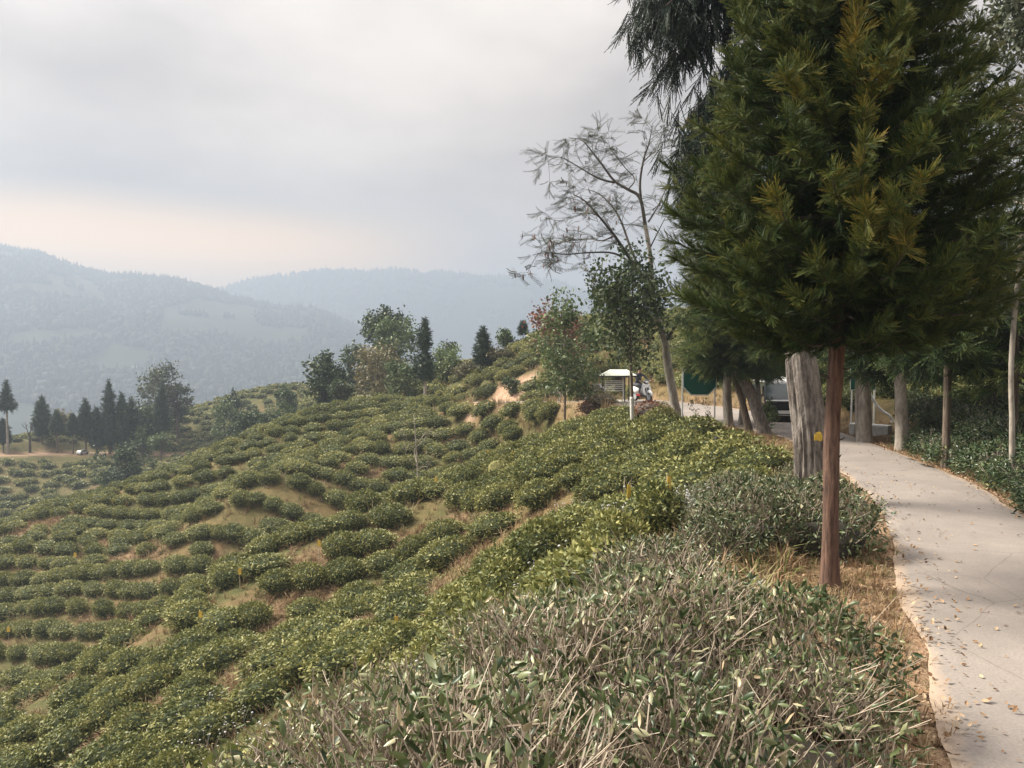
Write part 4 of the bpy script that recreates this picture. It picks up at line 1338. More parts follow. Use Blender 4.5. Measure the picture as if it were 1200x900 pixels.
def roadside_conifers():
    global SOFT
    SOFT = [spray(8, 14, .65, 40 + k, needle=.15, w=.034, spread=.45, core=.022) for k in range(4)]
    # right hand row: (base px, base py, radius, lean px at the crown, height, crown radius, label, bark)
    rows = [(1013, 517, 19.4, .165, 1011, 8.5, 1.9, 'roadside conifer with a pale forked base, farthest of the right hand row', 'bark_pale', 1.9),
            (1057, 527, 17.7, .135, 1053, 7.0, 1.6, 'roadside conifer with a straight grey trunk, second along the right hand row', 'bark_pale', 1.9),
            (1108, 546, 15.0, .072, 1109, 5.5, 1.5, 'slim brown trunked conifer standing in the clipped hedge', 'bark_brown', 2.2),
            (1162, 528, 18.2, .085, 1162, 5.6, 1.5, 'conifer with a dark trunk set back behind the hedge', 'bark_dark', 1.7)]
    for k, (bx, by, Y, r, tx, h, cr, lab, bk, zb) in enumerate(rows):
        p = P(bx, by, Y); z = H1(p[0], p[1])
        t = plant('roadside_conifer', lab, 'tree', (p[0], p[1], z), 'conifers along the right side of the road')
        dx = (tx - bx) / F_PX * Y
        part('trunk', trunk_shape([(0, 0, -.15), (dx * .4, 0, 1.0), (dx, .02, 2.4), (dx, .02, h * .7), (dx, 0, h)], [r * 1.12, r * .95, r * .9, r * .5, .015], 20, 44, .14, 11 + k, .3, .3), M[bk], t, smooth_=True)
        if k == 0: part('side_stem', trunk_shape([(-.12, .05, -.05), (-.17, .05, .8), (-.18, .04, 1.6), (-.17, .03, 2.6)], [.07, .055, .05, .03], 12, 20, .12, 5), M['bark_pale'], t, smooth_=True)
        prof = [(zb - .3, cr * .45), (zb + .3, cr * .9), (zb + 1.2, cr), (h * .6, cr * .75), (h, .1)]
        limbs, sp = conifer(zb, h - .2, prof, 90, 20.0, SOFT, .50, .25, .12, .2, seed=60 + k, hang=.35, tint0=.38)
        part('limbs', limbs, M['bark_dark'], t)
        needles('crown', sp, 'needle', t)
    # the leaning clump beyond the big trunk: (base px, base py, Y, top px at py=430, radius, label)
    clump = [((855, 497), 23.6, (853, 425), .13, 'upright grey trunk at the left of the leaning roadside clump', 'bark_pale'),
             ((868, 496), 24.2, (878, 425), .085, 'slim pale trunk leaning right in the roadside clump', 'bark_pale'),
             ((880, 511), 21.6, (858, 428), .095, 'thin dark trunk leaning left in the roadside clump', 'bark_brown'),
             ((899, 512), 21.4, (862, 418), .165, 'stout grey trunk leaning far left in the roadside clump', 'bark_grey'),
             ((890, 492), 24.6, (884, 425), .075, 'thin grey stem behind the stout leaning trunk', 'bark_pale')]
    for k, (b, Y, tp, r, lab, bk) in enumerate(clump):
        p = P(b[0], b[1], Y); z = H1(p[0], p[1])
        t = plant('leaning_conifer', lab, 'tree', (p[0], p[1], z), 'leaning conifers by the road bend')
        q = P(tp[0], tp[1], Y) - np.array([p[0], p[1], z])
        h = (6.8, 6.0, 6.4, 8.2, 5.5)[k]
        e = q * 1.0; m_ = q * .5 + np.array([.03 * k - .06, 0, 0])
        top = e + np.array([q[0] * .25, .3, h - e[2]])
        part('trunk', trunk_shape([(0, 0, -.15), m_, e, e * .5 + top * .5, top], [r * 1.15, r * .95, r * .85, r * .5, .012], 18, 44, .16, 21 + k, .25, .3), M[bk], t, smooth_=True)
        zs, xs_, ys_ = [0, e[2], top[2]], [0, e[0], top[0]], [0, e[1], top[1]]
        ax = lambda zz: (np.interp(zz, zs, xs_), np.interp(zz, zs, ys_))
        cr = (1.1, 1.25, 1.2, 1.7, 1.1)[k]; zb = (2.05, 1.8, 1.9, 2.15, 1.9)[k]
        prof = [(zb - .4, cr * .4), (zb + .2, cr * .95), (zb + 1.2, cr), (h * .65, cr * .7), (h, .1)]
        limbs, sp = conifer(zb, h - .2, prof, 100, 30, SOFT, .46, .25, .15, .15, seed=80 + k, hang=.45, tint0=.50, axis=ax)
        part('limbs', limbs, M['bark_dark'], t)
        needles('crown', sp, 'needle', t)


def right_edge_trees():
    rs = np.random.default_rng(77)
    # slender broadleaf with the thin pale trunk
    p = P(1186, 572, 12.4); z = H1(p[0], p[1])
    t = plant('broadleaf_tree', 'slender grey green broadleaf tree with a thin pale trunk at the photo\'s right edge', 'tree', (p[0], p[1], z))
    pts = [(0, 0, -.1), (-.02, 0, 1.0), (-.03, .03, 2.2), (.15, .1, 4.2), (.35, .1, 6.2), (.5, .1, 8.3)]
    part('trunk', trunk_shape(pts, [.05, .042, .04, .034, .025, .012], 10, 40, .1, 2), M['bark_pale'], t, smooth_=True)
    out, tips = [], []
    for k in range(36):
        zz = rs.uniform(2.6, 8.3); a = rs.uniform(0, 6.28)
        x0 = np.interp(zz, [0, 2.2, 4.2, 8.3], [0, -.03, .15, .5])
        L = np.interp(zz, [2.6, 4, 6.5, 8.3], [.55, .8, 1.0, .5]) * rs.uniform(.8, 1.15)
        branching((x0, .08, zz), (math.cos(a), math.sin(a), .45), L, .014, 2, rs, .10, (2, 3), .6, .6, 4, out, tips)
    part('limbs', join(out), M['bark_pale'], t)
    V, F, tt = leaves_at(tips, 15, .14, .135, .42, rs, .7, True, .5, .2)
    part('crown', (V, F), M['grey_leaf'], t, tint=tt)
    # dark sapling conifer under it
    p = P(1182, 545, 14.2); z = H1(p[0], p[1])
    t = plant('conifer_sapling', 'bushy young conifer at the photo\'s right edge under the grey green broadleaf', 'tree', (p[0] + .1, p[1], z))
    part('trunk', trunk_shape([(0, 0, -.1), (0, 0, 1.5), (0, 0, 4.6)], [.07, .055, .01], 10, 20, .1, 2), M['bark_brown'], t, smooth_=True)
    limbs, sp = conifer(1.5, 4.5, [(1.3, .5), (1.8, 1.1), (2.8, 1.0), (4.6, .1)], 60, 9, SOFT, .5, .2, .2, .15, seed=99, hang=.3, tint0=.5)
    part('limbs', limbs, M['bark_dark'], t)
    needles('crown', sp, 'needle', t)
    # a second broadleaf farther back closing the gap at the right edge
    p = P(1235, 520, 19.0); z = H1(p[0], p[1])
    t = plant('broadleaf_tree', 'dark broadleaf tree on the bank behind the hedge at the right edge', 'tree', (p[0], p[1], z))
    part('trunk', trunk_shape([(0, 0, -.1), (.05, 0, 2.5), (0, .1, 6.0)], [.12, .09, .03], 10, 20, .1, 2), M['bark_brown'], t, smooth_=True)
    out, tips = [], []
    for k in range(24):
        a = rs.uniform(0, 6.28); zz = rs.uniform(1.6, 6.0)
        branching((0, 0, zz), (math.cos(a), math.sin(a), .4), rs.uniform(.9, 1.5), .03, 2, rs, .1, (2, 3), .6, .62, 4, out, tips)
    part('limbs', join(out), M['bark_brown'], t)
    V, F, tt = leaves_at(tips, 9, .2, .15, .5, rs, .5, False, .42, .2)
    part('crown', (V, F), M['broad'], t, tint=tt)


# -- the open tree with feathery leaves against the sky
def open_tree():
    Y = 26.5
    b = P(797, 492, Y); z = H1(b[0], b[1])
    t = plant('open_crowned_tree', 'sparse leaning tree with feathery leaves and russet pods against the sky', 'tree', (b[0], b[1], z))
    o = -np.array([b[0], b[1], z])
    W = lambda px, py, dy=0.0: P(px, py, Y + dy) + o
    limbs = [([(797, 494), (790, 470), (782, 425), (779, 400), (768, 364), (764, 336), (762, 300), (756, 264)], .17, .07, 0, 0),
             ([(779, 402), (788, 388), (796, 376), (795, 368)], .07, .03, 0, -.6),
             ([(756, 264), (750, 232), (736, 222), (720, 212), (705, 192), (694, 178), (684, 166), (676, 162)], .065, .012, 0, .9),
             ([(757, 266), (750, 222), (754, 188), (760, 170), (764, 150)], .055, .010, 0, -.8),
             ([(766, 345), (750, 320), (732, 294), (720, 276), (704, 256), (686, 236), (672, 228)], .08, .012, 0, -1.4),
             ([(752, 322), (738, 288), (728, 260), (716, 240), (700, 226), (686, 222)], .05, .010, -.6, 1.0),
             ([(742, 310), (720, 297), (690, 296), (664, 298), (640, 296), (624, 299)], .04, .008, -.6, -2.4),
             ([(720, 214), (704, 210), (692, 204), (672, 192), (655, 184), (640, 190)], .035, .008, .5, -.6),
             ([(760, 260), (772, 240), (780, 222), (784, 214)], .03, .008, 0, .8),
             ([(762, 290), (772, 270), (780, 254)], .028, .008, 0, -.9),
             ([(754, 190), (764, 180), (776, 174), (786, 170)], .02, .006, -.5, -1.4),
             ([(720, 276), (706, 282), (690, 280), (660, 284), (636, 292)], .03, .007, -1.0, .3),
             ([(736, 222), (744, 210), (732, 196), (718, 178), (712, 168)], .025, .006, .3, 1.8),
             ([(704, 256), (694, 250), (680, 252), (664, 258)], .022, .006, -1.2, -2.0)]
    out, tips, seed = [], [], 0
    rs = np.random.default_rng(15)
    for k, (pl, r0, r1, d0, d1) in enumerate(limbs):
        n = len(pl)
        pts = catmull([W(x, y, d0 + (d1 - d0) * i / (n - 1)) for i, (x, y) in enumerate(pl)], 4)
        if k == 0: trunk_pts = pts; continue
        out.append(tube(pts, np.linspace(r0, r1, len(pts)), 6, False))
        for i in range(len(pts) // 3, len(pts)):
            if rs.random() < .62 and k != 1:
                d = (pts[i] - pts[i - 1]); d /= np.linalg.norm(d)
                dd = d * .7 + rs.normal(0, .55, 3); dd[2] += .05
                branching(pts[i], dd, rs.uniform(.35, .8), .009, 1, rs, .02, (1, 2), .5, .7, 3, out, tips)
        tips.append((pts[-1], pts[-1] - pts[-2]))
    tr = tube(trunk_pts, np.interp(np.linspace(0, 1, len(trunk_pts)), [0, .1, .5, 1], [.20, .155, .12, .065]), 12, True, .12, 3)
    part('trunk', tr, M['bark_pale'], t, smooth_=True)
    part('limbs', join(out), M['bark_dark'], t)
    # pinnate leaf: a stalk with leaflets in pairs, drooping
    lv, lf = [], []
    for i in range(9):
        s = .10 + i * .105
        for sg in (-1, 1):
            base = len(lv) * 4
            q = np.array([0, -.30 * s * s, s]); d = np.array([sg * .12, -.02, .11]); w = np.array([.026 * sg, 0, .048])
            lv.append(np.array([q, q + d * .5 + w, q + d, q + d * .5 - w])); lf += [[base, base + 1, base + 2], [base, base + 2, base + 3]]
    V1, F1 = np.concatenate(lv), np.array(lf)
    st = tube([[0, 0, 0], [0, -.075, .5], [0, -.30, 1]], [.010, .008, .004], 3, False)
    V1, F1 = join([(V1, F1), st])
    c = np.array([a for a, b_ in tips]); per = 4
    pos = np.repeat(c, per, 0) + rs.normal(0, .035, (len(c) * per, 3))
    dd = np.repeat(np.array([b_ / (np.linalg.norm(b_) + 1e-9) for a, b_ in tips]), per, 0) * .6 + rs.normal(size=pos.shape) * .6
    dd[:, 2] = dd[:, 2] * .5 - .22
    keepm = rs.random(len(pos)) < .8
    # the right hand twigs are nearly bare
    keepm &= ~((pos[:, 0] > W(745, 250)[0]) & (rs.random(len(pos)) < .5))
    pos, dd = pos[keepm], dd[keepm]
    V, F, tt = stamp(V1, F1, pos, frames(dd, rs.uniform(0, 6.28, len(pos))), rs.uniform(.36, .60, len(pos)), np.clip(rs.normal(.45, .2, len(pos)), 0, .85))
    # pods
    pv, pf = ellipsoid((0, 0, -.5), (.14, .05, .5), 5, 3)
    sel = rs.choice(len(c), 150)
    low = c[sel][(c[sel][:, 2] < W(700, 225)[2])]
    pp = low + rs.normal(0, .1, low.shape)
    V2, F2, t2 = stamp(pv, pf, pp, frames(np.tile([0, 0, 1.0], (len(pp), 1)) + rs.normal(0, .15, (len(pp), 3)), rs.uniform(0, 6.28, len(pp))), rs.uniform(.14, .24, len(pp)), np.full(len(pp), 1.0))
    VV, FF = join([(V, F), (V2, F2)])
    part('crown', (VV, FF), M['pinnate'], t, tint=np.r_[tt, t2])


def generic_broadleaf(name, label, loc, h, trunk_h, rx, rz_, n_br, per, leaf, mat, bk='bark_brown', seed=1, r=.1, lean=0.0, white=0.0, group=None, tint0=.5, cz=None, depth=2, blob=.2):
    rs = np.random.default_rng(seed)
    t = plant(name, label, 'tree', tuple(loc), group)
    ztop = h * .82
    pts = [(0, 0, -.2), (lean * .3, 0, h * .25), (lean * .7, .02, h * .5), (lean, 0, ztop)]
    part('trunk', trunk_shape(pts, [r * 1.15, r * .9, r * .7, r * .2], 10, 24, .12, seed), M[bk], t, smooth_=True)
    if white:
        part('whitewash', trunk_shape([(0, 0, -.1), (lean * white / h * .6, 0, white * .5), (lean * white / h * 1.2, 0, white)], [r * 1.2, r * 1.10, r * 1.02], 12, 12, .10, seed), M['whitewash'], t, smooth_=True)
    out, tips = [], []
    for k in range(n_br):
        zz = rs.uniform(trunk_h, ztop); a = k * 2.4 + rs.normal(0, .3)
        f = math.sqrt(max(1 - ((zz - (trunk_h + h) / 2) / ((h - trunk_h) / 2 + .01)) ** 2, .08)) if cz is None else np.interp((zz - trunk_h) / (h - trunk_h), [c[0] for c in cz], [c[1] for c in cz])
        x0 = lean * min(zz / ztop, 1)
        branching((x0, 0, zz), (math.cos(a), math.sin(a), .55), rx * f * rs.uniform(.55, .8), r * .28, depth, rs, .16, (2, 3), .6, .6, 4, out, tips)
    branching((lean, 0, ztop), (0, 0, 1), (h - ztop) * .6, r * .2, depth, rs, .2, (2, 3), .5, .6, 3, out, tips)
    part('limbs', join(out), M[bk], t)
    V, F, tt = leaves_at(tips, per, blob * rx * .5 + .05, leaf, .55, rs, .3, False, tint0, .18)
    part('crown', (V, F), M[mat], t, tint=tt)
    return t


def cone_tree(name, label, loc, h, width, trunk_h, mat='far_needle', seed=1, group=None, r=None, trunk='bark_brown', nb=100, per=14.0, size=.5, tint0=.5, shape=None, hang=.1):
    t = plant(name, label, 'tree', tuple(loc), group)
    r = r or h * .018
    part('trunk', trunk_shape([(0, 0, -.3), (0, 0, h * .5), (0, 0, h * .97)], [r * 1.1, r * .7, .01], 8, 14, .08, seed), M[trunk], t, smooth_=True)
    w = width / 2
    prof = shape or [(trunk_h - .2, w * .55), (trunk_h + h * .1, w), (h * .5, w * .8), (h * .8, w * .42), (h, .05)]
    prof = [(a if shape is None else a * h, c if shape is None else c * w) for a, c in prof]
    limbs, sp = conifer(trunk_h, h * .985, prof, nb, per / w, TUFT, size, .12, .45, .1, seed=seed, tint0=tint0, hang=hang)
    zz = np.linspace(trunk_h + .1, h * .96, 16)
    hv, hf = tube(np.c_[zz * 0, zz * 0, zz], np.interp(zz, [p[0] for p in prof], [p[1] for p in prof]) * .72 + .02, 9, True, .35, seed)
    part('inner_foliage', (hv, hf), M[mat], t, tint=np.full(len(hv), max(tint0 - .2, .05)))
    part('limbs', limbs, M['bark_dark'], t)
    needles('crown', sp, mat, t)
    return t


TUFT = [spray(6, 3, .8, 70 + k, needle=.3, w=.11, spread=.6, core=.06) for k in range(4)]


def ground_at(px, Y, off=0.0):
    x = (px - 600) / F_PX * Y
    return np.array([x, Y, H1(x, Y) + off])


def height_to(px, top_py, Y, z):
    return max(P(px, top_py, Y)[2] - z, 1.1)


def middle_trees():
    # glossy broadleaf with the whitewashed trunk below the shelter
    Y = 25.6
    g = ground_at(742, Y); h = height_to(735, 292, Y, g[2])
    generic_broadleaf('broadleaf_tree', 'leafy green tree with a whitewashed lower trunk in front of the roadside shelter', g, h, h * .37, 1.75, 0, 34, 10, .17, 'broad', 'bark_brown', 31, .062, -.15, height_to(742, 465, Y, g[2]), None, .42,
                      cz=[(0, .6), (.2, .95), (.5, .8), (.8, .4), (1, .12)], blob=.22)
    # spindly red leafed one and light one to the left of it
    Y = 33.0
    g = ground_at(662, Y + 3); h = height_to(662, 336, Y + 3, g[2])
    generic_broadleaf('broadleaf_tree', 'light olive tree left of the whitewashed tree, on the slope below the track', g, h, h * .3, 1.7, 0, 26, 9, .2, 'light_leaf', 'bark_brown', 33, .06, 0, 0, None, .38, cz=[(0, .7), (.3, 1), (.7, .5), (1, .12)])
    g = ground_at(655, 47); h = height_to(655, 366, 47, g[2])
    generic_broadleaf('russet_tree', 'small russet leafed tree on the hillside above the dirt track', g, h, h * .4, 1.7, 0, 18, 8, .25, 'red_leaf', 'bark_brown', 35, .06, 0, 0, None, .5)
    # thin bare stem standing by the track at 655
    g = ground_at(656, 43.0); h = height_to(656, 425, 43, g[2])
    t = plant('bare_sapling', 'thin bare sapling standing alone just below the dirt track', 'tree', tuple(g))
    rs = np.random.default_rng(8)
    tr = trunk_shape([(0, 0, -.1), (.03, 0, h * .5), (.06, 0, h)], [.05, .04, .012], 8, 12, .1, 3)
    out, tips = [], []
    for k in range(5): branching((.03, 0, h * rs.uniform(.05, .3)), (rs.choice([-1, 1]) * .8, rs.normal(0, .3), .9), .7, .02, 1, rs, .2, (1, 2), .5, .6, 3, out, tips)
    part('trunk', tr, M['bark_pale'], t, smooth_=True); part('limbs', join(out), M['bark_pale'], t)
    # the pale leafless tree in the gully
    p = hit(492, 582, 0); Y = 37.0
    g = ground_at(492, Y); h = height_to(485, 485, Y, g[2])
    t = plant('bare_tree', 'thin pale half bare tree standing in the gully between the tea slopes', 'tree', tuple(g))
    part('trunk', trunk_shape([(0, 0, -.1), (-.02, 0, h * .3), (-.12, 0, h * .65), (-.3, 0, h)], [.075, .06, .045, .012], 8, 20, .1, 3), M['bark_pale'], t, smooth_=True)
    out, tips = [], []
    for k in range(13):
        f = rs.uniform(.3, .95); a = rs.uniform(0, 6.28)
        branching((-.3 * f ** 2, 0, h * f), (math.cos(a), math.sin(a) * .6, .6), 1.1 * (1.2 - f * .6), .02, 2, rs, .12, (1, 2), .5, .65, 4, out, tips)
    part('limbs', join(out), M['bark_pale'], t)
    V, F, tt = leaves_at(tips, 5, .14, .12, .5, rs, .2, False, .45, .2)
    part('crown', (V, F), M['tan_leaf'], t, tint=tt)


def skyline_trees():
    def cyp(px, base, top, w, Y, lab, **k):
        g = ground_at(px, Y); h = height_to(px, top, Y, g[2])
        th = max(.3, height_to(px, base, Y, g[2])) if base else .3
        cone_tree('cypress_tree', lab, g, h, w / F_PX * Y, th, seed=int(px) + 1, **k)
    # two cypresses by the bank
    cyp(498, 445, 369, 25, 58, 'dark two tiered cypress at the left of the bare earth bank', tint0=.42, size=.50, nb=110, trunk='bark_pale',
        shape=[(.15, .3), (.28, .9), (.42, 1.0), (.5, .9), (.56, .45), (.6, .4), (.72, .62), (.85, .45), (.95, .2), (1, .06)])
    cyp(566, 428, 381, 22, 60, 'short conical cypress above the middle of the earth bank', tint0=.42, size=.46, nb=110, shape=[(.05, .55), (.25, .9), (.45, 1.0), (.75, .6), (1, .08)])
    cyp(613, 398, 374, 11, 64, 'tiny dark cypress on the skyline above the terraced hill', tint0=.45, size=.45, nb=40)
    # broadleaf clump left of them
    B = generic_broadleaf
    def br(px, top, Y, w, lab, mat, seed, per=10, leaf=.34, n=22, tf=.25, tint0=.5, name='broadleaf_tree', depth=2, cz=None, lean=0.0, bk='bark_brown'):
        g = ground_at(px, Y); h = height_to(px, top, Y, g[2])
        return B(name, lab, g, h, h * tf, w / 2 / F_PX * Y, 0, n, per, leaf, mat, bk, seed, h * .018 + .03, lean, 0, None, tint0, cz, depth)
    br(441, 362, 88, 58, 'tallest dark green broadleaf of the clump left of the two tiered cypress', 'broad', 41, 12, .42, 28, .3, .30, lean=1.0)
    br(463, 382, 80, 62, 'fresh light green tree behind the two tiered cypress', 'light_leaf', 42, 10, .36, 26, .15, .42)
    br(442, 410, 70, 62, 'tan yellowish bushy tree at the foot of the skyline clump', 'tan_leaf', 43, 9, .28, 26, .1, .5, depth=2)
    br(474, 428, 66, 44, 'dull green shrubby tree touching the two tiered cypress', 'light_leaf', 44, 9, .26, 20, .1, .3)
    br(420, 405, 95, 40, 'dark rounded tree at the left shoulder of the skyline clump', 'broad', 45, 10, .4, 18, .15, .35)
    br(381, 414, 78, 46, 'dark broadleaf tree with big leaves standing alone above the tea terraces', 'broad', 46, 10, .44, 24, .25, .32)
    br(400, 448, 74, 34, 'low dark tree against the right side of the lone dark broadleaf', 'broad', 47, 9, .3, 16, .12, .42)
    br(335, 458, 104, 26, 'small olive tree where the pale tea hill meets the terraces', 'light_leaf', 48, 9, .36, 14, .1, .3)
    br(525, 416, 66, 46, 'light shrubby tree between the two cypresses', 'light_leaf', 49, 9, .26, 20, .08, .4)
    br(523, 402, 74, 20, 'thin topped tree rising behind the light shrubby tree', 'grey_leaf', 50, 7, .26, 12, .3, .45)
    br(548, 430, 62, 34, 'olive brown shrub left of the conical cypress', 'tan_leaf', 51, 8, .22, 16, .05, .3)
    br(583, 432, 60, 36, 'dark brown green scrub right of the conical cypress', 'tan_leaf', 52, 8, .2, 14, .05, .12)
    br(594, 388, 66, 24, 'small green bush on the skyline beside the tiny cypress', 'light_leaf', 53, 7, .24, 12, .1, .3)
    br(600, 458, 52.6, 22, 'little green bush on the rim of the earth bank', 'broad', 54, 7, .16, 10, .1, .5)
    br(262, 470, 112, 32, 'pale green feathery tree on the flank of the far tea hill', 'light_leaf', 55, 9, .42, 18, .1, .42)
    br(276, 459, 116, 18, 'small dark conifer like tree beside the pale green feathery tree', 'broad', 56, 8, .4, 12, .1, .3)
    br(298, 487, 88, 52, 'low spreading dark bush at the head of the terraces', 'broad', 57, 10, .36, 22, .05, .4)
    br(330, 474, 92, 30, 'olive bush right of the low spreading dark bush', 'light_leaf', 58, 8, .34, 14, .05, .25)
    br(138, 528, 93, 58, 'big rounded dark green bush in front of the far road', 'broad', 59, 12, .42, 28, .05, .45)
    # the far row along the hill road
    Y = 114.0
    for px, base, top, w, lab, k in [(7, 481, 444, 21, 'lone tall cypress with a long bare trunk at the photo\'s left edge', dict(tint0=0.50, trunk='bark_pale')),
                                     (2, 520, 490, 14, 'short dark cypress under the lone tall one at the left edge', dict(tint0=0.44)),
                                     (48, 518, 463, 20, 'first cypress of the far row, tapering over the hill road', dict(tint0=0.56)),
                                     (65, 505, 480, 17, 'slender paler cypress right of the first of the far row', dict(tint0=0.85)),
                                     (84, 508, 483, 10, 'smallest thin cypress of the far row', dict(tint0=0.64)),
                                     (99, 512, 466, 17, 'dark cypress with a dark trunk standing over the white vehicle', dict(tint0=0.48)),
                                     (112, 525, 476, 18, 'brownish cypress at the left side of the far cypress clump', dict(tint0=0.44)),
                                     (127, 522, 443, 21, 'tallest cypress in the middle of the far clump', dict(tint0=0.50)),
                                     (142, 528, 458, 24, 'broad cypress leaning on the tallest of the far clump', dict(tint0=0.54)),
                                     (153, 528, 465, 20, 'rounded dark cypress at the right side of the far clump', dict(tint0=0.52)),
                                     (146, 530, 487, 14, 'low cypress standing in front of the far clump', dict(tint0=0.62)),
                                     (189, 505, 449, 16, 'narrow dark cypress in front of the tall grey tree', dict(tint0=0.44))]:
        g = ground_at(px, Y + (px % 7) * .4 - 1.0); h = height_to(px, top, g[1], g[2]); th = max(.4, height_to(px, base, g[1], g[2]))
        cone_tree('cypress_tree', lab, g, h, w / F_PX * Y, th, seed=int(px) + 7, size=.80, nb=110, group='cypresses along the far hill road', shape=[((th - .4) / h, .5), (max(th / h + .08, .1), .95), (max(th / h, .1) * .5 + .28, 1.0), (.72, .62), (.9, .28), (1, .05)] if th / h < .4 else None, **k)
    br(182, 432, 119, 56, 'tall airy grey green tree over the far hill road', 'grey_leaf', 71, 7, .48, 30, .2, .5, depth=2)
    br(207, 446, 121, 34, 'grey green side tree joined to the right of the tall airy one', 'grey_leaf', 72, 6, .45, 14, .4, .5)
    br(172, 478, 116, 50, 'dark leafy tree at the foot of the tall airy grey tree', 'broad', 73, 9, .46, 18, .15, .42)
    br(205, 480, 124, 34, 'pale green tree between the airy grey tree and the tea hill', 'light_leaf', 74, 8, .45, 14, .1, .3)
    br(73, 492, 120, 30, 'pale tan leafy tree among the first cypresses of the far row', 'tan_leaf', 75, 8, .42, 14, .2, .5)
    br(90, 510, 120, 34, 'low green bush beneath the cypress row on the far hill', 'light_leaf', 76, 8, .42, 14, .05, .3)
    br(70, 512, 119, 30, 'low olive bush at the left of the far row', 'light_leaf', 77, 8, .42, 12, .05, .25)
    br(165, 505, 112, 24, 'light green bush between the far clump and the grey tree', 'light_leaf', 78, 8, .4, 12, .05, .42)
    br(187, 514, 109, 26, 'small yellow green tree beside the far road below the grey tree', 'light_leaf', 79, 7, .36, 12, .3, .4)
    g = ground_at(33, 114); h = height_to(36, 492, 114, g[2])
    rs = np.random.default_rng(3)
    t = plant('bare_tree', 'leafless brown tree between the lone tall cypress and the far row', 'tree', tuple(g))
    out, tips = [], []
    branching((0, 0, h * .3), (.1, 0, 1), h * .35, .14, 3, rs, .3, (3, 4), .5, .7, 4, out, tips)
    part('trunk', trunk_shape([(0, 0, -.3), (.05, 0, h * .32)], [.2, .15], 8, 6, .1, 3), M['bark_dark'], t, smooth_=True)
    part('limbs', join(out), M['bark_dark'], t)

# ------------------------------------------------------------------ things by the road
def at_px(px, py, Y):
    p = P(px, py, Y); return np.array([p[0], p[1], H1(p[0], p[1])])


def kiosk():
    Y = 37.0
    b = P(724, 472, Y); z = H1(b[0], b[1])
    t = thing('roadside_kiosk', 'small open roadside kiosk with a pale sloping roof on a black post', 'kiosk', (b[0], b[1], z), -.1)
    L = lambda px, py: (P(px, py, Y) - np.array([b[0], b[1], z]))
    top = L(724, 433)[2]; eave = L(724, 440)[2]; base = L(724, 473)[2]
    base = min(base, -.02)
    part('plinth', box((.05, 0, (base - .25) / 2 + .03), (1.5, 1.2, abs(base) + .35)), M['concrete'], t, .015)
    hw = .86
    roof = join([box((0, 0, (top + eave) / 2 + .02), (2 * hw, 1.5, .05), 0, 1), ])
    V = np.array([[-hw, -.8, eave], [hw, -.8, eave + .02], [hw, .8, eave + .02], [-hw, .8, eave], [-hw * .45, -.1, top], [hw * .5, -.1, top], [hw * .5, .2, top], [-hw * .45, .2, top]])
    F = box((0, 0, 0), (1, 1, 1))[1]
    part('roof', (V, F), M['roof_sheet'], t)
    part('fascia', join([box((0, -.79, eave - .035), (2 * hw - .04, .03, .06)), box((hw - .03, 0, eave - .035), (.03, 1.5, .06)), box((-hw + .03, 0, eave - .035), (.03, 1.5, .06))]), M['black'], t)
    for x, y in ((.30, -.55), (-.72, -.55), (.55, .6), (-.72, .6)):
        part('post', cyl((x, y, base), (x, y, eave), .03, n=8), M['black'], t)
    part('back_screen', box((.05, .62, (eave + base) / 2 + .25), (.32, .05, eave - base - .7)), M['bark_dark'], t)
    # the white slatted bench under it
    bt = thing('slatted_bench', 'white slatted bench under the pale roof of the roadside kiosk', 'bench', (b[0] - .18, b[1] - .15, z + .2), -.1)
    for k in range(5): part('slat', box((0, .16, .50 + k * .09), (.92, .022, .055)), M['white'], bt)
    for k in range(3): part('seat_slat', box((0, -.14 + .12 * k, .40), (.92, .09, .025)), M['white'], bt)
    for x in (-.42, .42):
        part('leg', box((x, .16, .46), (.05, .045, .92)), M['white'], bt); part('leg', box((x, -.17, .2), (.05, .045, .4)), M['white'], bt)
    # flowering shrub at its left
    g = ground_at(699, 36.2)
    s = thing('flowering_shrub', 'small shrub with pinkish white flowers at the left of the kiosk', 'shrub', tuple(g))
    sh = bush_shape(500, .10, .5, .45, .85); part('foliage', (sh[0], sh[1]), [M['tea_core'], M['broad']], s, tint=sh[3], mi=sh[2])
    P_, N_, _ = dome_points(90, .5, .45, .86)
    f = stamp(DIAMOND_V, DIAMOND_F, P_, frames(N_ + rnd_dirs(90) * .5, RNG.uniform(0, 6, 90)), np.full((90, 3), .12), RNG.uniform(.6, 1, 90))
    part('flowers', f[:2], M['flower'], s, tint=f[2])
    for px, Y2, lab, m, h in [(693, 35.4, 'orange brown dry shrub on the verge left of the kiosk', 'red_leaf', .7), (708, 35.2, 'dark brown dry bush in front of the kiosk', 'tan_leaf', .6), (762, 27.8, 'brown dry weeds on the verge right of the whitewashed tree', 'red_leaf', .62), (775, 28.5, 'straw coloured bush between the whitewashed tree and the leaning grey trunk', 'tan_leaf', .5)]:
        g = ground_at(px, Y2)
        s = thing('dry_shrub', lab, 'shrub', tuple(g))
        sh = bush_shape(420, .13, .62, .5, h, jitter=.9); part('foliage', (sh[0], sh[1]), [M['bark_dark'], M[m]], s, tint=sh[3], mi=sh[2])


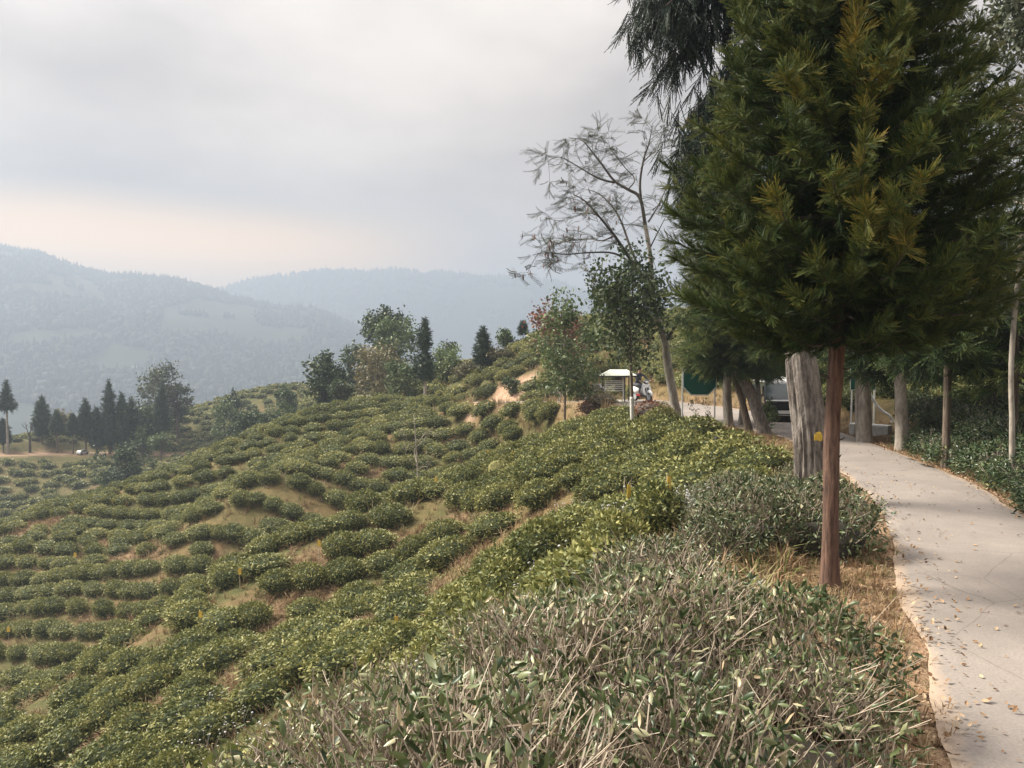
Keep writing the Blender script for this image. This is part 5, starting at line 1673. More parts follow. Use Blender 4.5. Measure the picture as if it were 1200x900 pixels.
def scooter_and_rider():
    Y = 37.6
    b = P(752, 470, Y); z = H1(b[0], b[1]) + .03
    rz = .42
    t = thing('motor_scooter', 'white motor scooter facing the camera with a rider at the road bend', 'scooter', (b[0], b[1], z), rz)
    for y in (-.62, .58):
        tv = []
        th = np.linspace(0, 2 * math.pi, 25)
        w = link('wheel', mesh('wheel', *tube(np.c_[np.zeros(25), y + .2 * np.cos(th), .245 + .2 * np.sin(th)], .05, 8, False), M['rubber']), t)
        part('rim', join([cyl((-.03, y, .245), (.03, y, .245), .15, n=16)]), M['steel'], w)
    part('front_fender', tube([(0, -.86, .30), (0, -.80, .45), (0, -.66, .52), (0, -.48, .48)], [.05, .075, .085, .07], 10), M['white_car'], t, smooth_=True)
    part('fork', join([cyl((-.08, -.62, .245), (-.06, -.48, .75), .02, n=6), cyl((.08, -.62, .245), (.06, -.48, .75), .02, n=6)]), M['steel'], t)
    V, F = prism([(-.22, .42), (-.14, .32), (.14, .32), (.22, .42), (.24, .72), (.15, .90), (-.15, .90), (-.24, .72)], -.50, -.40)
    V[:, 1] += (V[:, 2] - .4) * .22
    part('apron', (V, F), M['white_car'], t, .02)
    V, F = prism([(-.09, .46), (.09, .46), (.13, .66), (0, .72), (-.13, .66)], -.515, -.50); V[:, 1] += (V[:, 2] - .4) * .22
    part('apron_inset', (V, F), M['black'], t)
    part('floorboard', box((0, -.12, .30), (.34, .52, .06)), M['black'], t, .01)
    part('body', tube([(0, .05, .50), (0, .35, .55), (0, .70, .62), (0, .92, .66)], [.12, .19, .18, .07], 12), M['white_car'], t, smooth_=True)
    part('seat', tube([(0, .08, .74), (0, .35, .76), (0, .62, .80), (0, .82, .81)], [.09, .13, .13, .06], 10), M['black'], t, smooth_=True)
    part('side_panel', box((-.19, -.02, .34), (.04, .3, .09)), M['red_lens'], t, .01)
    part('handlebar', join([tube([(-.34, -.30, .98), (-.16, -.36, 1.0), (.16, -.36, 1.0), (.34, -.30, .98)], .018, 8), ellipsoid((0, -.37, .97), (.16, .09, .10), 12, 6)]), M['black'], t)
    part('headlight', ellipsoid((0, -.455, .965), (.10, .03, .055), 12, 5), M['lamp'], t)
    for s in (-1, 1):
        part('indicator', ellipsoid((s * .17, -.50 + .07, .80), (.05, .03, .03), 8, 4), M['lamp'], t)
        m = part('mirror', join([cyl((s * .2, -.36, 1.0), (s * .30, -.36, 1.16), .007, n=5), ellipsoid((s * .31, -.36, 1.19), (.065, .018, .045), 10, 5)]), M['black'], t)
    # the rider: one skinned body, seated, hands on the bars, feet on the board
    r = thing('person', 'person in a dark jacket seated on the white scooter, hands on the bars', 'person', (b[0], b[1], z), rz)
    J = {'pel': (0, .36, .86, .15), 'bel': (0, .32, 1.02, .135), 'che': (0, .26, 1.22, .155), 'nec0': (0, .22, 1.37, .07), 'nec': (0, .205, 1.43, .052), 'hd0': (0, .17, 1.53, .088), 'hd1': (0, .17, 1.63, .086), 'nose': (0, .075, 1.545, .016)}
    E = [('pel', 'bel'), ('bel', 'che'), ('che', 'nec0'), ('nec0', 'nec'), ('nec', 'hd0'), ('hd0', 'hd1'), ('hd0', 'nose')]
    for s, q in ((-1, 'l'), (1, 'r')):
        J.update({q + 'sh': (s * .19, .23, 1.33, .062), q + 'el': (s * .30, .02, 1.13, .045), q + 'wr': (s * .30, -.22, 1.02, .031), q + 'pa': (s * .295, -.29, 1.005, .036),
                  q + 'hip': (s * .10, .30, .83, .095), q + 'kn': (s * .15, -.08, .80, .062), q + 'an': (s * .12, .02, .42, .042), q + 'to': (s * .12, -.16, .375, .04)})
        E += [('che', q + 'sh'), (q + 'sh', q + 'el'), (q + 'el', q + 'wr'), (q + 'wr', q + 'pa'), ('pel', q + 'hip'), (q + 'hip', q + 'kn'), (q + 'kn', q + 'an'), (q + 'an', q + 'to')]
        for f in range(5):
            x0 = s * (.265 + .017 * f) if f < 4 else s * .262
            a = (x0, -.318, 1.012, .0095); m_ = (x0, -.338, .985, .009); e = (x0, -.318, .962, .008)
            if f == 4: a, m_, e = (s * .262, -.285, .985, .010), (s * .262, -.30, .968, .009), (s * .275, -.318, .958, .008)
            J.update({f'{q}f{f}a': a, f'{q}f{f}b': m_, f'{q}f{f}c': e}); E += [(q + 'pa', f'{q}f{f}a'), (f'{q}f{f}a', f'{q}f{f}b'), (f'{q}f{f}b', f'{q}f{f}c')]
    names = list(J); me = bpy.data.meshes.new('body')
    me.from_pydata([J[n][:3] for n in names], [(names.index(a), names.index(b_)) for a, b_ in E], [])
    for m_ in (M['cloth_dark'], M['skin'], M['jeans']): me.materials.append(m_)
    o = link('body', me, r)
    sk = o.modifiers.new('skin', 'SKIN'); sk.use_smooth_shade = True
    for n, v in zip(names, o.data.skin_vertices[0].data): v.radius = (J[n][3],) * 2; v.use_root = (n == 'pel')
    o.modifiers.new('sub', 'SUBSURF').levels = 1
    # bake it, then give skin to head and hands and grey cloth to the legs
    dg = bpy.context.evaluated_depsgraph_get(); ev = o.evaluated_get(dg)
    nm = bpy.data.meshes.new_from_object(ev); o.modifiers.clear(); o.data = nm
    nm.materials.clear()
    for m_ in (M['cloth_dark'], M['skin'], M['jeans']): nm.materials.append(m_)
    for p in nm.polygons:
        c = p.center
        p.material_index = 1 if (c.z > 1.41 or (c.y < -.24 and c.z > .93)) else 2 if (c.z < .88 and c.y < .5) else 0
        p.use_smooth = True
    part('hair', ellipsoid((0, .20, 1.615), (.098, .10, .098), 14, 7), M['hair'], r, smooth_=True)
    for s in (-1, 1):
        part('ear', ellipsoid((s * .088, .18, 1.54), (.012, .02, .03), 8, 4), M['skin'], r)
        part('eye', ellipsoid((s * .032, .083, 1.565), (.012, .006, .007), 8, 4), M['hair'], r)
    part('mouth', ellipsoid((0, .082, 1.497), (.022, .006, .006), 8, 4), M['red_lens'], r)


def octagon(w, h, c):
    return [(-w + c, -h), (w - c, -h), (w, -h + c), (w, h - c), (w - c, h), (-w + c, h), (-w, h - c), (-w, -h + c)]


def signs():
    Y = 24.6
    b = P(823, 495, Y); z = H1(b[0], b[1])
    t = thing('road_sign', 'green road sign with white border and cut corners on two white posts', 'sign', (b[0], b[1], z))
    L = lambda px, py: P(px, py, Y) - np.array([b[0], b[1], z])
    x0, x1, zb, zt = L(803, 0)[0], L(844, 0)[0], L(0, 463.5)[2], L(0, 426)[2]
    w, h, cx, cz = (x1 - x0) / 2, (zt - zb) / 2, (x0 + x1) / 2, (zb + zt) / 2
    V, F = prism(octagon(w, h, .27), -.012, .012); part('border', (V + np.array([cx, 0, cz]), F), M['white'], t)
    V, F = prism(octagon(w - .035, h - .035, .25), -.016, -.013); part('face', (V + np.array([cx, 0, cz]), F), M['green_sign'], t)
    for x in (x0 + .01, L(842, 0)[0]):
        part('post', cyl((x, .04, min(0, H1(b[0] + x, b[1] + .04) - z) - .15), (x, .04, zt - .12 if x < 0 else L(0, 437)[2]), .026, n=10), M['white'], t)
    Y = 22.2
    b = P(1028, 486, Y); z = H1(b[0], b[1])
    t = thing('road_sign', 'smaller green sign with a white lower edge half hidden behind the roadside conifer', 'sign', (b[0], b[1], z))
    L = lambda px, py: P(px, py, Y) - np.array([b[0], b[1], z])
    x0, x1, zb, zt = L(1003, 0)[0], L(1033, 0)[0], L(0, 457)[2], L(0, 424)[2]
    part('face', box(((x0 + x1) / 2, 0, (zb + zt) / 2), (x1 - x0 - .04, .02, zt - zb - .03)), M['green_sign'], t)
    part('border', box(((x0 + x1) / 2, .015, (zb + zt) / 2 - .005), (x1 - x0, .012, zt - zb + .01)), M['white'], t)
    for x in (x0 + .05, x1 - .02):
        part('post', cyl((x, .045, -.3), (x + .03, .045, zt), .024, n=10), M['white'], t)
    # the bent white pipe in front of it
    q = [P(1016, 452, 21.6), P(1020, 462, 21.6), P(1026, 473, 21.6), P(1033, 481, 21.6), P(1043, 488, 21.6)]
    g = np.array([q[-1][0], q[-1][1], H1(q[-1][0], q[-1][1])])
    q.append(g - np.array([-.15, 0, .1]))
    t = thing('bent_pipe', 'bent white pipe curving down behind the forked roadside conifer', 'pipe', tuple(g))
    part('pipe', tube(catmull(np.array(q), 6) - g, .04, 8), M['white'], t, smooth_=True)
    part('base', box((.15, 0, -.02), (.22, .22, .12)), M['concrete'], t, .01)
    # white kerb wall in the hedge
    a, c = P(999, 503, 21.4), P(1042, 507, 20.6)
    m_ = (a + c) / 2; z = H1(m_[0], m_[1])
    t = thing('culvert_wall', 'low white painted culvert wall in the hedge behind the forked conifer', 'wall', (m_[0], m_[1], z), math.atan2(c[1] - a[1], c[0] - a[0]))
    top = P(1020, 498.5, 21.0)[2] - z
    L_ = np.linalg.norm((c - a)[:2])
    part('wall', box((0, 0, top / 2 - .15), (L_, .16, top + .3)), M['whitewash'], t, .015)
    part('coping', box((0, -.0, top + .012), (L_ + .05, .22, .05)), M['white'], t, .012)
    for s in (-1, 1): part('end_pier', box((s * (L_ / 2 - .05), -.02, top / 2 - .12), (.16, .24, top + .28)), M['whitewash'], t, .012)
    # concrete wall by the bend
    Y = 30.5
    b = P(892, 483, Y); z = H1(b[0], b[1])
    t = thing('concrete_wall', 'short grey concrete wall behind the leaning clump, left of the van', 'wall', (b[0], b[1], z), .25)
    h = P(892, 446, Y)[2] - z
    part('wall', box((0, 0, h / 2 - .1), (.62, .2, h + .2)), M['concrete'], t, .015)
    part('coping', box((0, 0, h + .03), (.70, .28, .06)), M['concrete'], t, .01)


M['black_paint'] = plain('dark_car_paint', (.035, .037, .042), .25, noise=.05, coat=.6)


def van():
    Y = 25.2
    b = P(922, 496, Y); z = H1(b[0], b[1]) + .035
    t = thing('parked_van', 'small dark van with a white roof and rack left of the thick furrowed trunk', 'van', (b[0], b[1], z), -.16)
    # local: front towards -y, width in x
    W, L, Hh = .72, 3.2, 1.36
    prof = [(-.02, .26), (.0, .60), (.10, .72), (.52, 1.27), (.80, 1.345), (L - .25, 1.345), (L - .02, 1.15), (L, .62), (L, .26)]       # (y, z) side outline
    ys = np.array([p[0] for p in prof]); zs = np.array([p[1] for p in prof]); n = len(prof)
    inset = np.where(zs > .7, (zs - .7) * .16, 0)
    V = np.concatenate([np.c_[-(W - inset), ys, zs], np.c_[W - inset, ys, zs]])
    F = [(0, i, i + 1) for i in range(1, n - 1)] + [(n, n + i + 1, n + i) for i in range(1, n - 1)]
    for i in range(n):
        j = (i + 1) % n; F += [(i, n + i, n + j), (i, n + j, j)]
    part('body', (V, np.array(F)), M['black_paint'], t, .03)
    part('roof_panel', box((0, 1.72, 1.335), (2 * W - .12, L - 1.0, .09), 0, .94), M['white_car'], t, .02)
    part('bonnet_panel', box((0, .035, .675), (2 * W - .10, .10, .10), 0, .96), M['white_car'], t, .015)
    def quad_on(y0, z0, y1, z1, x0, x1, off=.006):
        d = np.array([0, -(z1 - z0), (y1 - y0)]); d = d / np.linalg.norm(d) * off
        q = np.array([[-x0, y0, z0], [x0, y0, z0], [x1, y1, z1], [-x1, y1, z1]]) + np.array([0, d[1], d[2]]) * np.sign(1)
        q2 = q + np.array([0, .02, -.0])
        return np.concatenate([q, q2]), np.array([(0, 1, 2), (0, 2, 3), (4, 6, 5), (4, 7, 6), (0, 4, 5), (0, 5, 1), (1, 5, 6), (1, 6, 2), (2, 6, 7), (2, 7, 3), (3, 7, 4), (3, 4, 0)])
    part('windscreen', quad_on(.145, .78, .50, 1.24, W - .08, W - .13), M['glass'], t)
    w = part('wiper', cyl((-.1, .16, .80), (.32, .29, .98), .008, n=5), M['black'], t)
    part('grille', box((0, -.018, .49), (1.42, .03, .40)), M['black'], t, .006)
    part('bumper', box((0, -.07, .30), (2 * W + .04, .14, .20)), M['black'], t, .03)
    part('bumper_strip', box((0, -.146, .245), (2 * W - .2, .012, .03)), M['steel'], t)
    part('number_plate', box((-.10, -.15, .345), (.42, .014, .105)), M['white'], t, .003)
    for s in (-1, 1):
        h = part('headlight', box((s * .58, -.04, .53), (.20, .03, .14)), M['lamp'], t, .012)
        part('indicator', box((s * .685, -.02, .66), (.06, .03, .05)), M['red_lens'], t)
        part('mirror', join([box((s * (W + .10), .30, .86), (.14, .05, .11)), cyl((s * W, .30, .84), (s * (W + .06), .30, .86), .012, n=5)]), M['black'], t)
        part('side_window', box((s * (W - .045), 1.05, 1.0), (.03, .95, .34)), M['glass'], t)
        part('side_window', box((s * (W - .045), 2.2, 1.0), (.03, 1.05, .34)), M['glass'], t)
        for y in (.42, L - .62):
            w = link('wheel', mesh('wheel', *cyl((s * (W - .14), y, .265), (s * (W + .01), y, .265), .265, n=22), M['rubber']), t)
            part('rim', cyl((s * (W + .005), y, .265), (s * (W + .02), y, .265), .15, n=14), M['steel'], w)
    rk = link('roof_rack', mesh('roof_rack', *join([box((sx * .55, 1.6, 1.43), (.03, 1.9, .03)) for sx in (-1, 1)] + [box((0, .75 + k * .34, 1.43), (1.1, .03, .025)) for k in range(6)]), M['white']), t)
    for sx in (-1, 1):
        for y in (.8, 2.4): part('rack_foot', box((sx * .55, y, 1.38), (.03, .05, .09)), M['black'], rk)
    # leafy shrub standing before it
    p = P(899, 495, 22.9); zz = H1(p[0], p[1])
    s = thing('leafy_shrub', 'light green leafy shrub standing in front of the white van', 'shrub', (p[0], p[1], zz))
    rs = np.random.default_rng(5)
    out, tips = [], []
    for k in range(7):
        branching((rs.normal(0, .05), rs.normal(0, .05), 0), (rs.normal(0, .4), rs.normal(0, .4), 1), .55, .012, 2, rs, .2, (2, 3), .55, .6, 3, out, tips)
    part('stems', join(out), M['bark_brown'], s)
    tips = [(np.array([np.clip(a[0], -.32, .34), a[1], np.clip(a[2], .25, .92)]), d) for a, d in tips]
    V, F, tt = leaves_at(tips, 5, .07, .12, .4, rs, .3, True, .5, .2)
    part('foliage', (V, F), M['light_leaf'], s, tint=tt)


def tea_markers():
    labs = {(737, 586): 'yellow sticky trap beside the pair of pale stakes', (784, 577): 'yellow trap on a short stick above the pale flowers', (465, 736): 'lone yellow trap low on the near slope', (374, 641): 'yellow trap on the crest of the near slope',
            (601, 536): 'upright yellow trap at the right end of the pale yellow cloth', (572, 533): 'small yellow trap left of the pale yellow cloth', (511, 566): 'small yellow trap right of the bare gully tree', (420, 503): 'tiny yellow trap below the earth bank on the far terraces',
            (281, 674): 'small yellow trap on the grassy floor of the gully', (235, 725): 'yellow trap half sunk in the tea of the lower left crest', (88, 653): 'tiny yellow trap left of the bare earth patch', (10, 741): 'yellow trap at the left edge of the photo'}
    MARK = {(737, 586): 'yellow trap beside the two stakes', (784, 577): 'yellow trap above the pale flowers', (465, 736): 'lone yellow trap low on the near slope', (374, 641): 'yellow trap on the near crest', (601, 536): 'upright trap by the yellow cloth',
            (572, 533): 'trap left of the yellow cloth', (511, 566): 'trap right of the bare gully tree', (420, 503): 'tiny trap below the earth bank', (281, 674): 'trap on the gully floor', (235, 725): 'trap on the lower left crest', (88, 653): 'tiny trap left of the bare patch', (10, 741): 'trap at the left edge'}
    for (px, py), lab in labs.items():
        p = hit(px, py, .55)
        if p is None: continue
        d = p[1]
        z = p[2]
        w = .10 if d < 30 else .14; h = .19 if d < 30 else .22
        t = thing('sticky_trap', lab, 'trap', tuple(p), RNG.uniform(-.5, .5))
        part('stake', cyl((0, .012, -.1), (RNG.normal(0, .02), .012, .62 + h), .011, .009, 6), M['stake'], t)
        V, F = prism([(-w / 2, .58), (w / 2, .56), (w / 2 * .9, .58 + h), (-w / 2 * .8, .60 + h)], -.004, .0)
        V[:, 1] += .03 * np.sin(V[:, 0] * 14)
        part('sheet', (V, F), M['yellow'], t)
        LANDMARKS.append(('the ' + MARK[(px, py)], p[0], p[1]))
    for px, y0, y1, lab in [(731, 559, 590, 'pale upright stake standing left of its darker neighbour in the tea'), (739, 559, 590, 'thin dark stake right of the pale one in the tea')]:
        p = hit(px, y1, 0.2); z = p[2]
        h = P(px, y0, p[1])[2] - z
        t = thing('garden_stake', lab, 'stake', tuple(p), 0, 'pair of stakes')
        part('pole', cyl((0, 0, -.2), (.02, .02, h), .017 if px < 735 else .012, .012, 7), M['stake' if px < 735 else 'bark_brown'], t)
        part('tie', cyl((.016, .016, h * .72), (.018, .018, h * .75), .022, n=8), M['white'], t)
    # pale yellow cloth over a bush
    p = hit(590, 540, .55)
    n = 14
    u, v = np.meshgrid(np.linspace(-1, 1, n), np.linspace(-1, 1, n))
    x, y = u * .55, v * .42
    zt = .52 * (1 - np.clip(np.hypot(u, v) / 1.35, 0, 1) ** 3.0) + (vnoise(u * 4 + 3, v * 4, 4) - .5) * .07 + .08 - .18 * (v < -.6)
    i, j = np.meshgrid(np.arange(n - 1), np.arange(n - 1), indexing='ij'); a = (i * n + j).ravel()
    F = np.concatenate([np.c_[a, a + 1, a + n + 1], np.c_[a, a + n + 1, a + n]])
    o = link('cloth', mesh('cloth', np.c_[x.ravel(), y.ravel(), zt.ravel()], F, M['yellow_pale'], smooth_=True), None, tuple(p), label='pale yellow cloth spread over a tea bush beside the upright yellow trap', category='cloth')
    so = o.modifiers.new('thickness', 'SOLIDIFY'); so.thickness = .01
    LANDMARKS.append(('the pale yellow cloth', p[0], p[1] + .8))
    # small black box tilted in the tea
    p = hit(835, 524, .45)
    t = thing('black_box', 'small tilted black box on a stick among the tea below the leaning trunks', 'box', tuple(p), .3)
    part('stake', cyl((0, .05, -.1), (0, .05, .55), .014, n=6), M['stake'], t)
    b1 = part('case', box((0, 0, .60), (.15, .09, .20)), M['black'], t, .012); b1.rotation_euler = (0, .22, 0)
    part('cap', box((.14, 0, .72), (.19, .13, .03)), M['black'], t, .006).rotation_euler = (0, .22, 0)
    LANDMARKS.append(('the small tilted black box', p[0], p[1]))
    for w, px, Y in [('the whitewashed trunk', 742, 25.6), ('the thick furrowed trunk', 946, 11.3), ('the foot of the open crowned tree', 797, 26.5), ('the left post of the green road sign', 803, 24.6), ('the stout leaning trunk', 899, 21.4), ('the bare gully tree', 492, 37.0), ('the kiosk plinth', 728, 37.0), ('the forked roadside conifer', 1013, 19.4), ('the hedge conifer', 1108, 15.0), ('the lone dark broadleaf', 381, 78), ('the thin reddish trunk', 973, 7.05)]:
        x = (px - 600) / F_PX * Y; LANDMARKS.append((w, x, Y))
    # shed roof far behind the terraces
    p = ground_at(425, 71)
    zt = P(425, 463, 71)[2]
    t = thing('small_shed', 'little pale roofed shed among the bushes left of the two tiered cypress', 'shed', (p[0], p[1], zt - 1.9), .1)
    part('wall', box((0, 0, .85), (1.1, 1.2, 1.7)), M['house_wall'], t)
    part('roof', box((0, 0, 1.8), (1.5, 1.6, .16), 0, .8), M['roof_sheet'], t)
    part('door', box((0, -.61, .7), (.5, .03, 1.3)), M['bark_brown'], t)
    # white car on the far hill road
    p = np.array([*((95 - 600) / F_PX * 112.2, 112.2)[:2]]); z = H1(p[0], p[1]) + .04
    t = thing('far_car', 'tiny pale car parked on the far hill road under the cypresses', 'car', (p[0], p[1], z), 1.35); t.scale = (.5, .5, .5)
    V, F = prism([(-1.7, .3), (1.7, .3), (1.75, .75), (1.1, .85), (.7, 1.3), (-1.0, 1.3), (-1.6, .85)], -.7, .7); part('body', (V, F), M['pale_car'], t, .05)
    V, F = prism([(.95, .86), (.62, 1.22), (-.9, 1.22), (-1.35, .86)], -.71, .71); part('window', (V, F), M['glass'], t)
    for x in (-1.1, 1.1):
        for y in (-.62, .62): part('wheel', cyl((x, y - .1, .3), (x, y + .1, .3), .3, n=12), M['rubber'], t)


# ------------------------------------------------------------------ hedge, verge plants, grass and litter
def hedge():
    shapes = []
    for k in range(4):
        leaf, tw, _ = scrub_shapes(2600, 60, .62, .74, .068, .02)
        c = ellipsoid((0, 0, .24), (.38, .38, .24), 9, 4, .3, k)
        shapes.append((mesh('foliage', leaf[0], leaf[1], M['broad_near'], tint=leaf[2]), mesh('twigs', tw[0], tw[1], M['twig'], tint=tw[2]), mesh('shade_core', c[0], c[1], M['shade_core'])))
    L = catmull(ROAD, 40)
    s = np.r_[0, np.cumsum(np.hypot(np.diff(L[:, 0]), np.diff(L[:, 1])))]
    T = np.gradient(L[:, :2], axis=0); T /= np.linalg.norm(T, axis=1, keepdims=True)
    k = 0
    for row, off, y0, y1, step in ((0, .80, 8.4, 20.4, .72), (1, 1.8, 8.6, 23, .9), (2, 2.9, 9.5, 26, 1.0)):
        i0 = np.searchsorted(L[:, 1], y0)
        d = s[i0]; cnt = 0
        while True:
            i = np.searchsorted(s, d)
            if L[i, 1] > y1: break
            x = L[i, 0] + T[i, 1] * (L[i, 3] + off + RNG.normal(0, .06)); y = L[i, 1] - T[i, 0] * (L[i, 3] + off)
            d += step * RNG.uniform(.9, 1.1)
            hx = project(np.array([x, y, .3]))[0]
            if y > 16.2 and 985 < hx < 1075: continue
            if min(math.hypot(x - a, y - b) for a, b in TRUNKS) < .32: continue
            px = project(np.array([x, y, .5]))[0]
            w = '%s leafy bush from the near end of the %s' % (ORD[cnt], ('hedge along the right road edge', 'row behind the roadside hedge', 'third row behind the hedge')[row]); cnt += 1
            t = thing('hedge_bush', w, 'hedge bush', (x, y, H1(x, y) - .05), RNG.uniform(0, 6.28), 'hedge along the right side of the road' if row == 0 else 'tea rows behind the hedge')
            sc = (.8 if y > 15 else 1) * RNG.uniform(.95, 1.15) * (1.05 if row == 0 else 1.25); t.scale = (sc, sc, sc * RNG.uniform(.8, .95) * (1 if row == 0 else 1.1))
            a = shapes[k % 4]; k += 1
            link('foliage', a[0], t, kind='stuff'); link('twigs', a[1], t, kind='stuff'); link('shade_core', a[2], t)


TRUNKS = [tuple(P(px, py, Y)[:2]) for px, py, Y in ((1013, 517, 19.4), (1057, 527, 17.7), (1108, 546, 15.0), (1162, 528, 18.2), (1186, 572, 12.4), (1182, 545, 14.2))]


def grass_and_litter():
    # grass: tufts of bent blades
    bl = []
    def tuft(n, h, spread, seed):
        rs = np.random.default_rng(seed); V, F = [], []
        for k in range(n):
            a = rs.uniform(0, 6.28); r = rs.uniform(.0, .06); l = rs.uniform(.3, 1.0) * spread
            p0 = np.array([math.cos(a) * r, math.sin(a) * r, 0]); hh = h * rs.uniform(.5, 1.1)
            p1 = p0 + np.array([math.cos(a) * l * .35, math.sin(a) * l * .35, hh * .6]); p2 = p0 + np.array([math.cos(a) * l, math.sin(a) * l, hh * rs.uniform(.5, 1.0)])
            w = np.array([-math.sin(a), math.cos(a), 0]) * .006
            b = len(V); V += [p0 - w, p0 + w, p1 - w * .7, p1 + w * .7, p2]; F += [(b, b + 1, b + 3), (b, b + 3, b + 2), (b + 2, b + 3, b + 4)]
        return np.array(V), np.array(F)
    T = [tuft(12, .20, .16, k) for k in range(3)]
    Tf = tuft(7, .22, .20, 9)
    Tf = (Tf[0] * np.array([1.0, 1.0, 1.0]), Tf[1])
    # road verges
    n = 15000
    L = catmull(ROAD[:13], 60); i = (RNG.random(n) ** 1.5 * (len(L) * .86)).astype(int)
    i = np.clip(i + 60, 0, len(L) - 1)
    Tn = np.gradient(L[:, :2], axis=0); Tn /= np.linalg.norm(Tn, axis=1, keepdims=True)
    sd = np.where(RNG.random(n) < .62, 1, -1)
    off = L[i, 3] + np.abs(RNG.normal(.0, .55, n)) + np.where(RNG.random(n) < .1, -.05, .10)
    x = L[i, 0] - Tn[i, 1] * off * sd; y = L[i, 1] + Tn[i, 0] * off * sd
    k = (vnoise(x * 1.6, y * 1.6, 7) > .30) & ~((sd > 0) & (y < 10) & (RNG.random(n) < .45))
    x, y = x[k], y[k]
    # bare spots on the slopes
    bx, by = [], []
    for (sx, sy, r, st) in BARE_SPOTS[:-4]:
        m = int(70 * r * r * (1.6 if sy < 25 else 1)); a = RNG.uniform(0, 6.28, m); q = np.sqrt(RNG.random(m)) * r * 1.2
        bx.append(sx + q * np.cos(a)); by.append(sy + q * np.sin(a))
    # grass between the bushes everywhere on the near slope
    m = 9000
    yy = 6 + 40 * RNG.random(m) ** 1.3; xx = RNG.uniform(-.68, .36, m) * yy
    D, Z, W, S = road_near(xx, yy); k = (D > W + .4); xx, yy = xx[k], yy[k]
    # coarser tufts farther off, on the terraces and round the earth bank
    m = 5200
    fy = np.concatenate([RNG.uniform(28, 75, m - 1700), RNG.uniform(41, 60, 1700)]); fx = np.concatenate([RNG.uniform(-.7, .25, m - 1700) * fy[:m - 1700], RNG.uniform(-6, 9, 1700)])
    D, Z, W, S = road_near(fx, fy); k = D > W + .15
    for bx_, by_, br_ in BANK: k &= np.hypot(fx - bx_, fy - by_) > br_ * 1.15
    fx, fy = fx[k], fy[k]
    X = np.concatenate([x] + bx + [xx]); Y = np.concatenate([y] + by + [yy])
    nv, ns = len(x), sum(map(len, bx))
    tint = np.concatenate([np.clip(RNG.normal(.48, .2, nv), 0, .86), np.clip(RNG.normal(.45, .22, ns), 0, .9), np.where(RNG.random(len(xx)) < .5, RNG.uniform(.9, 1, len(xx)), RNG.uniform(.1, .6, len(xx)))])
    green = RNG.random(nv) < .12; tint[:nv][green] = 1.0
    sc = np.concatenate([RNG.uniform(.3, .75, nv), RNG.uniform(.9, 1.8, ns), RNG.uniform(1.0, 1.9, len(xx))])
    pos = np.c_[X, Y, H(X, Y) - .01]
    hs = [holder('grass_tuft', v, f, M['straw'], tint=np.zeros(len(v))) for v, f in T + [Tf]]
    nf = len(fx)
    pos = np.r_[pos, np.c_[fx, fy, H(fx, fy) - .02]]
    Mx = frames(np.tile([0, 0, 1.0], (len(pos), 1)) + RNG.normal(0, .2, (len(pos), 3)), RNG.uniform(0, 6.28, len(pos)))
    scatter('dry_grass', hs, pos, Mx, np.r_[sc, RNG.uniform(1.5, 2.9, nf)], np.r_[tint, np.where(RNG.random(nf) < .55, RNG.uniform(.9, 1, nf), RNG.uniform(.1, .6, nf))], np.r_[RNG.integers(0, 3, len(X)), np.full(nf, 3)],
            label='dry straw grass along the road and between the tea', category='grass')
    # dead leaves along the edges and a few on the road
    n = 12500
    i = np.clip((RNG.random(n) ** 1.7 * (len(L) * .7)).astype(int) + 60, 0, len(L) - 1)
    sd = np.where(RNG.random(n) < .7, 1, -1)
    off = np.where(RNG.random(n) < .045, RNG.uniform(0, 1, n) * L[i, 3], L[i, 3] + np.where(RNG.random(n) < .55, RNG.normal(.2, .25, n), RNG.uniform(.1, 1.5, n) * (sd > 0)))
    x = L[i, 0] - Tn[i, 1] * off * sd; y = L[i, 1] + Tn[i, 0] * off * sd
    D, Z, W, S = road_near(x, y)
    z = np.where(D < W * 1.02, Z + .024, H(x, y) + .012)
    d = np.c_[RNG.normal(0, 1, n), RNG.normal(0, 1, n), RNG.uniform(.05, .5, n)]
    s = RNG.uniform(.018, .055, n)
    V, F, tt = stamp(LEAF_V, LEAF_F, np.c_[x, y, z + .004], frames(d, RNG.uniform(-.5, .5, n)), np.c_[s * 1.2, s, s], RNG.uniform(0, 1, n))
    link('leaf_litter', mesh('leaf_litter', V, F, M['litter'], tint=tt), kind='stuff', label='fallen dead leaves scattered on the road and its sandy edge', category='leaf litter')
    # pale weeds in flower among the tea
    fv, ft = [], []
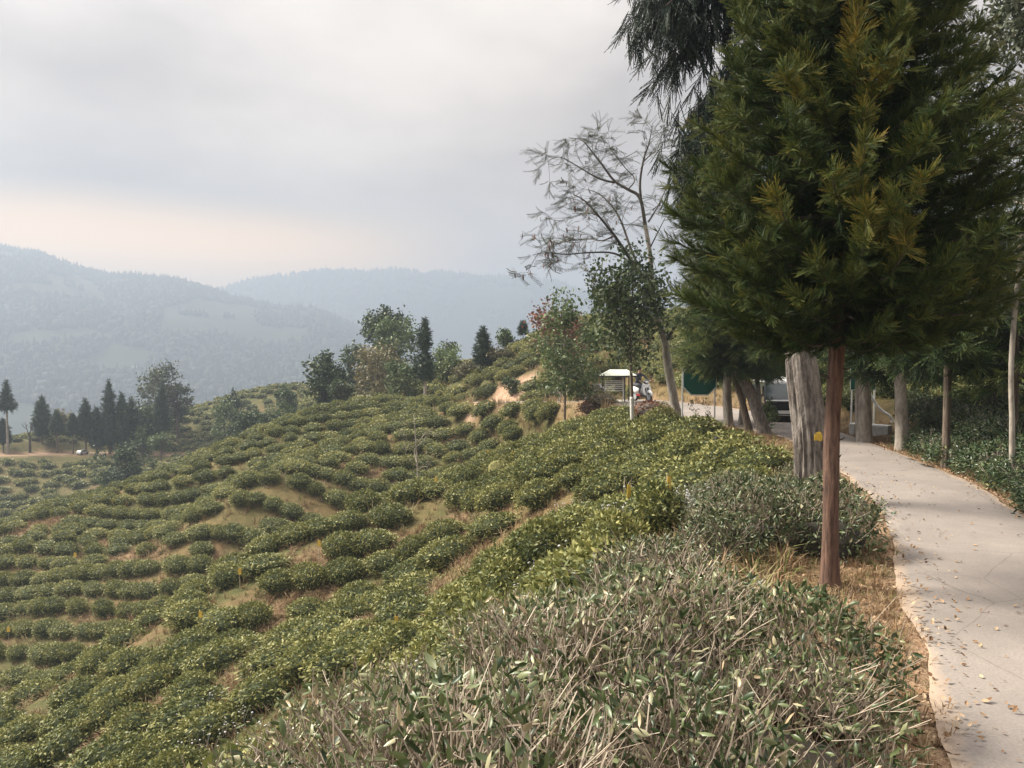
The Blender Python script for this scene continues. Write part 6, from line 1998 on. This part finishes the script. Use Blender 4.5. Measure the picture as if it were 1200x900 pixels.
    for px, py, r, m in [(790, 588, .9, 260), (760, 598, .7, 150), (600, 712, 1.0, 300), (575, 700, .7, 160), (640, 672, .8, 140), (555, 722, .6, 120), (240, 858, .7, 120), (215, 838, .6, 90), (300, 870, .7, 90), (660, 600, .5, 60), (320, 560, .5, 50), (700, 612, .6, 90)]:
        p = hit(px, py, .3)
        if p is None: continue
        a = RNG.uniform(0, 6.28, m); q = np.sqrt(RNG.random(m)) * r
        x, y = p[0] + q * np.cos(a) * 1.4, p[1] + q * np.sin(a)
        fv.append(np.c_[x, y, H(x, y) + RNG.uniform(.2, .5, m)]); ft.append(RNG.uniform(0, .7, m))
    pos = np.concatenate(fv); tt = np.concatenate(ft)
    hv, hf = ellipsoid((0, 0, .3), (.5, .5, .32), 5, 2)
    st = tube([[0, 0, 0], [0, 0, -7]], [.06, .05], 3, False)
    hv, hf = join([(hv, hf), st])
    V, F, t2 = stamp(hv, hf, pos, frames(np.tile([0, 0, 1.0], (len(pos), 1)) + RNG.normal(0, .25, (len(pos), 3)), RNG.uniform(0, 6, len(pos))), RNG.uniform(.022, .052, len(pos)), tt)
    link('pale_weeds', mesh('pale_weeds', V, F, M['flower'], tint=t2), kind='stuff', label='pale lilac flower heads of weeds growing in gaps of the tea', category='weeds')
    # the two small saplings in front of the road by the sign
    for px, Y, lab in [(827, 24.9, 'small leafy weed sapling in front of the green sign, right of its post'), (815, 25.3, 'thin leafy weed just right of the left sign post')]:
        g = ground_at(px, Y); rs = np.random.default_rng(px)
        t = thing('weed_sapling', lab, 'weed', tuple(g))
        out, tips = [], []
        branching((0, 0, -.05), (0, 0, 1), .45, .01, 2, rs, .3, (3, 3), .6, .6, 3, out, tips)
        part('stem', join(out), M['bark_brown'], t)
        V, F, tt = leaves_at(tips, 5, .05, .07, .5, rs, .1, False, .4, .2); part('foliage', (V, F), M['tan_leaf'], t, tint=tt)


M['broad_near'] = leafy("hedge_leaf", [(0, (.012, .026, .012)), (.4, (.045, .078, .030)), (.8, (.11, .145, .055)), (1, (.22, .22, .10))], trans=.15, rough=.4, spec=.5)
tea_markers()
near_tea()
thicket()
hedge()
grass_and_litter()
kiosk()
scooter_and_rider()
signs()
van()
young_cedar()
great_weeping_tree()
roadside_conifers()
right_edge_trees()
open_tree()
middle_trees()
skyline_trees()
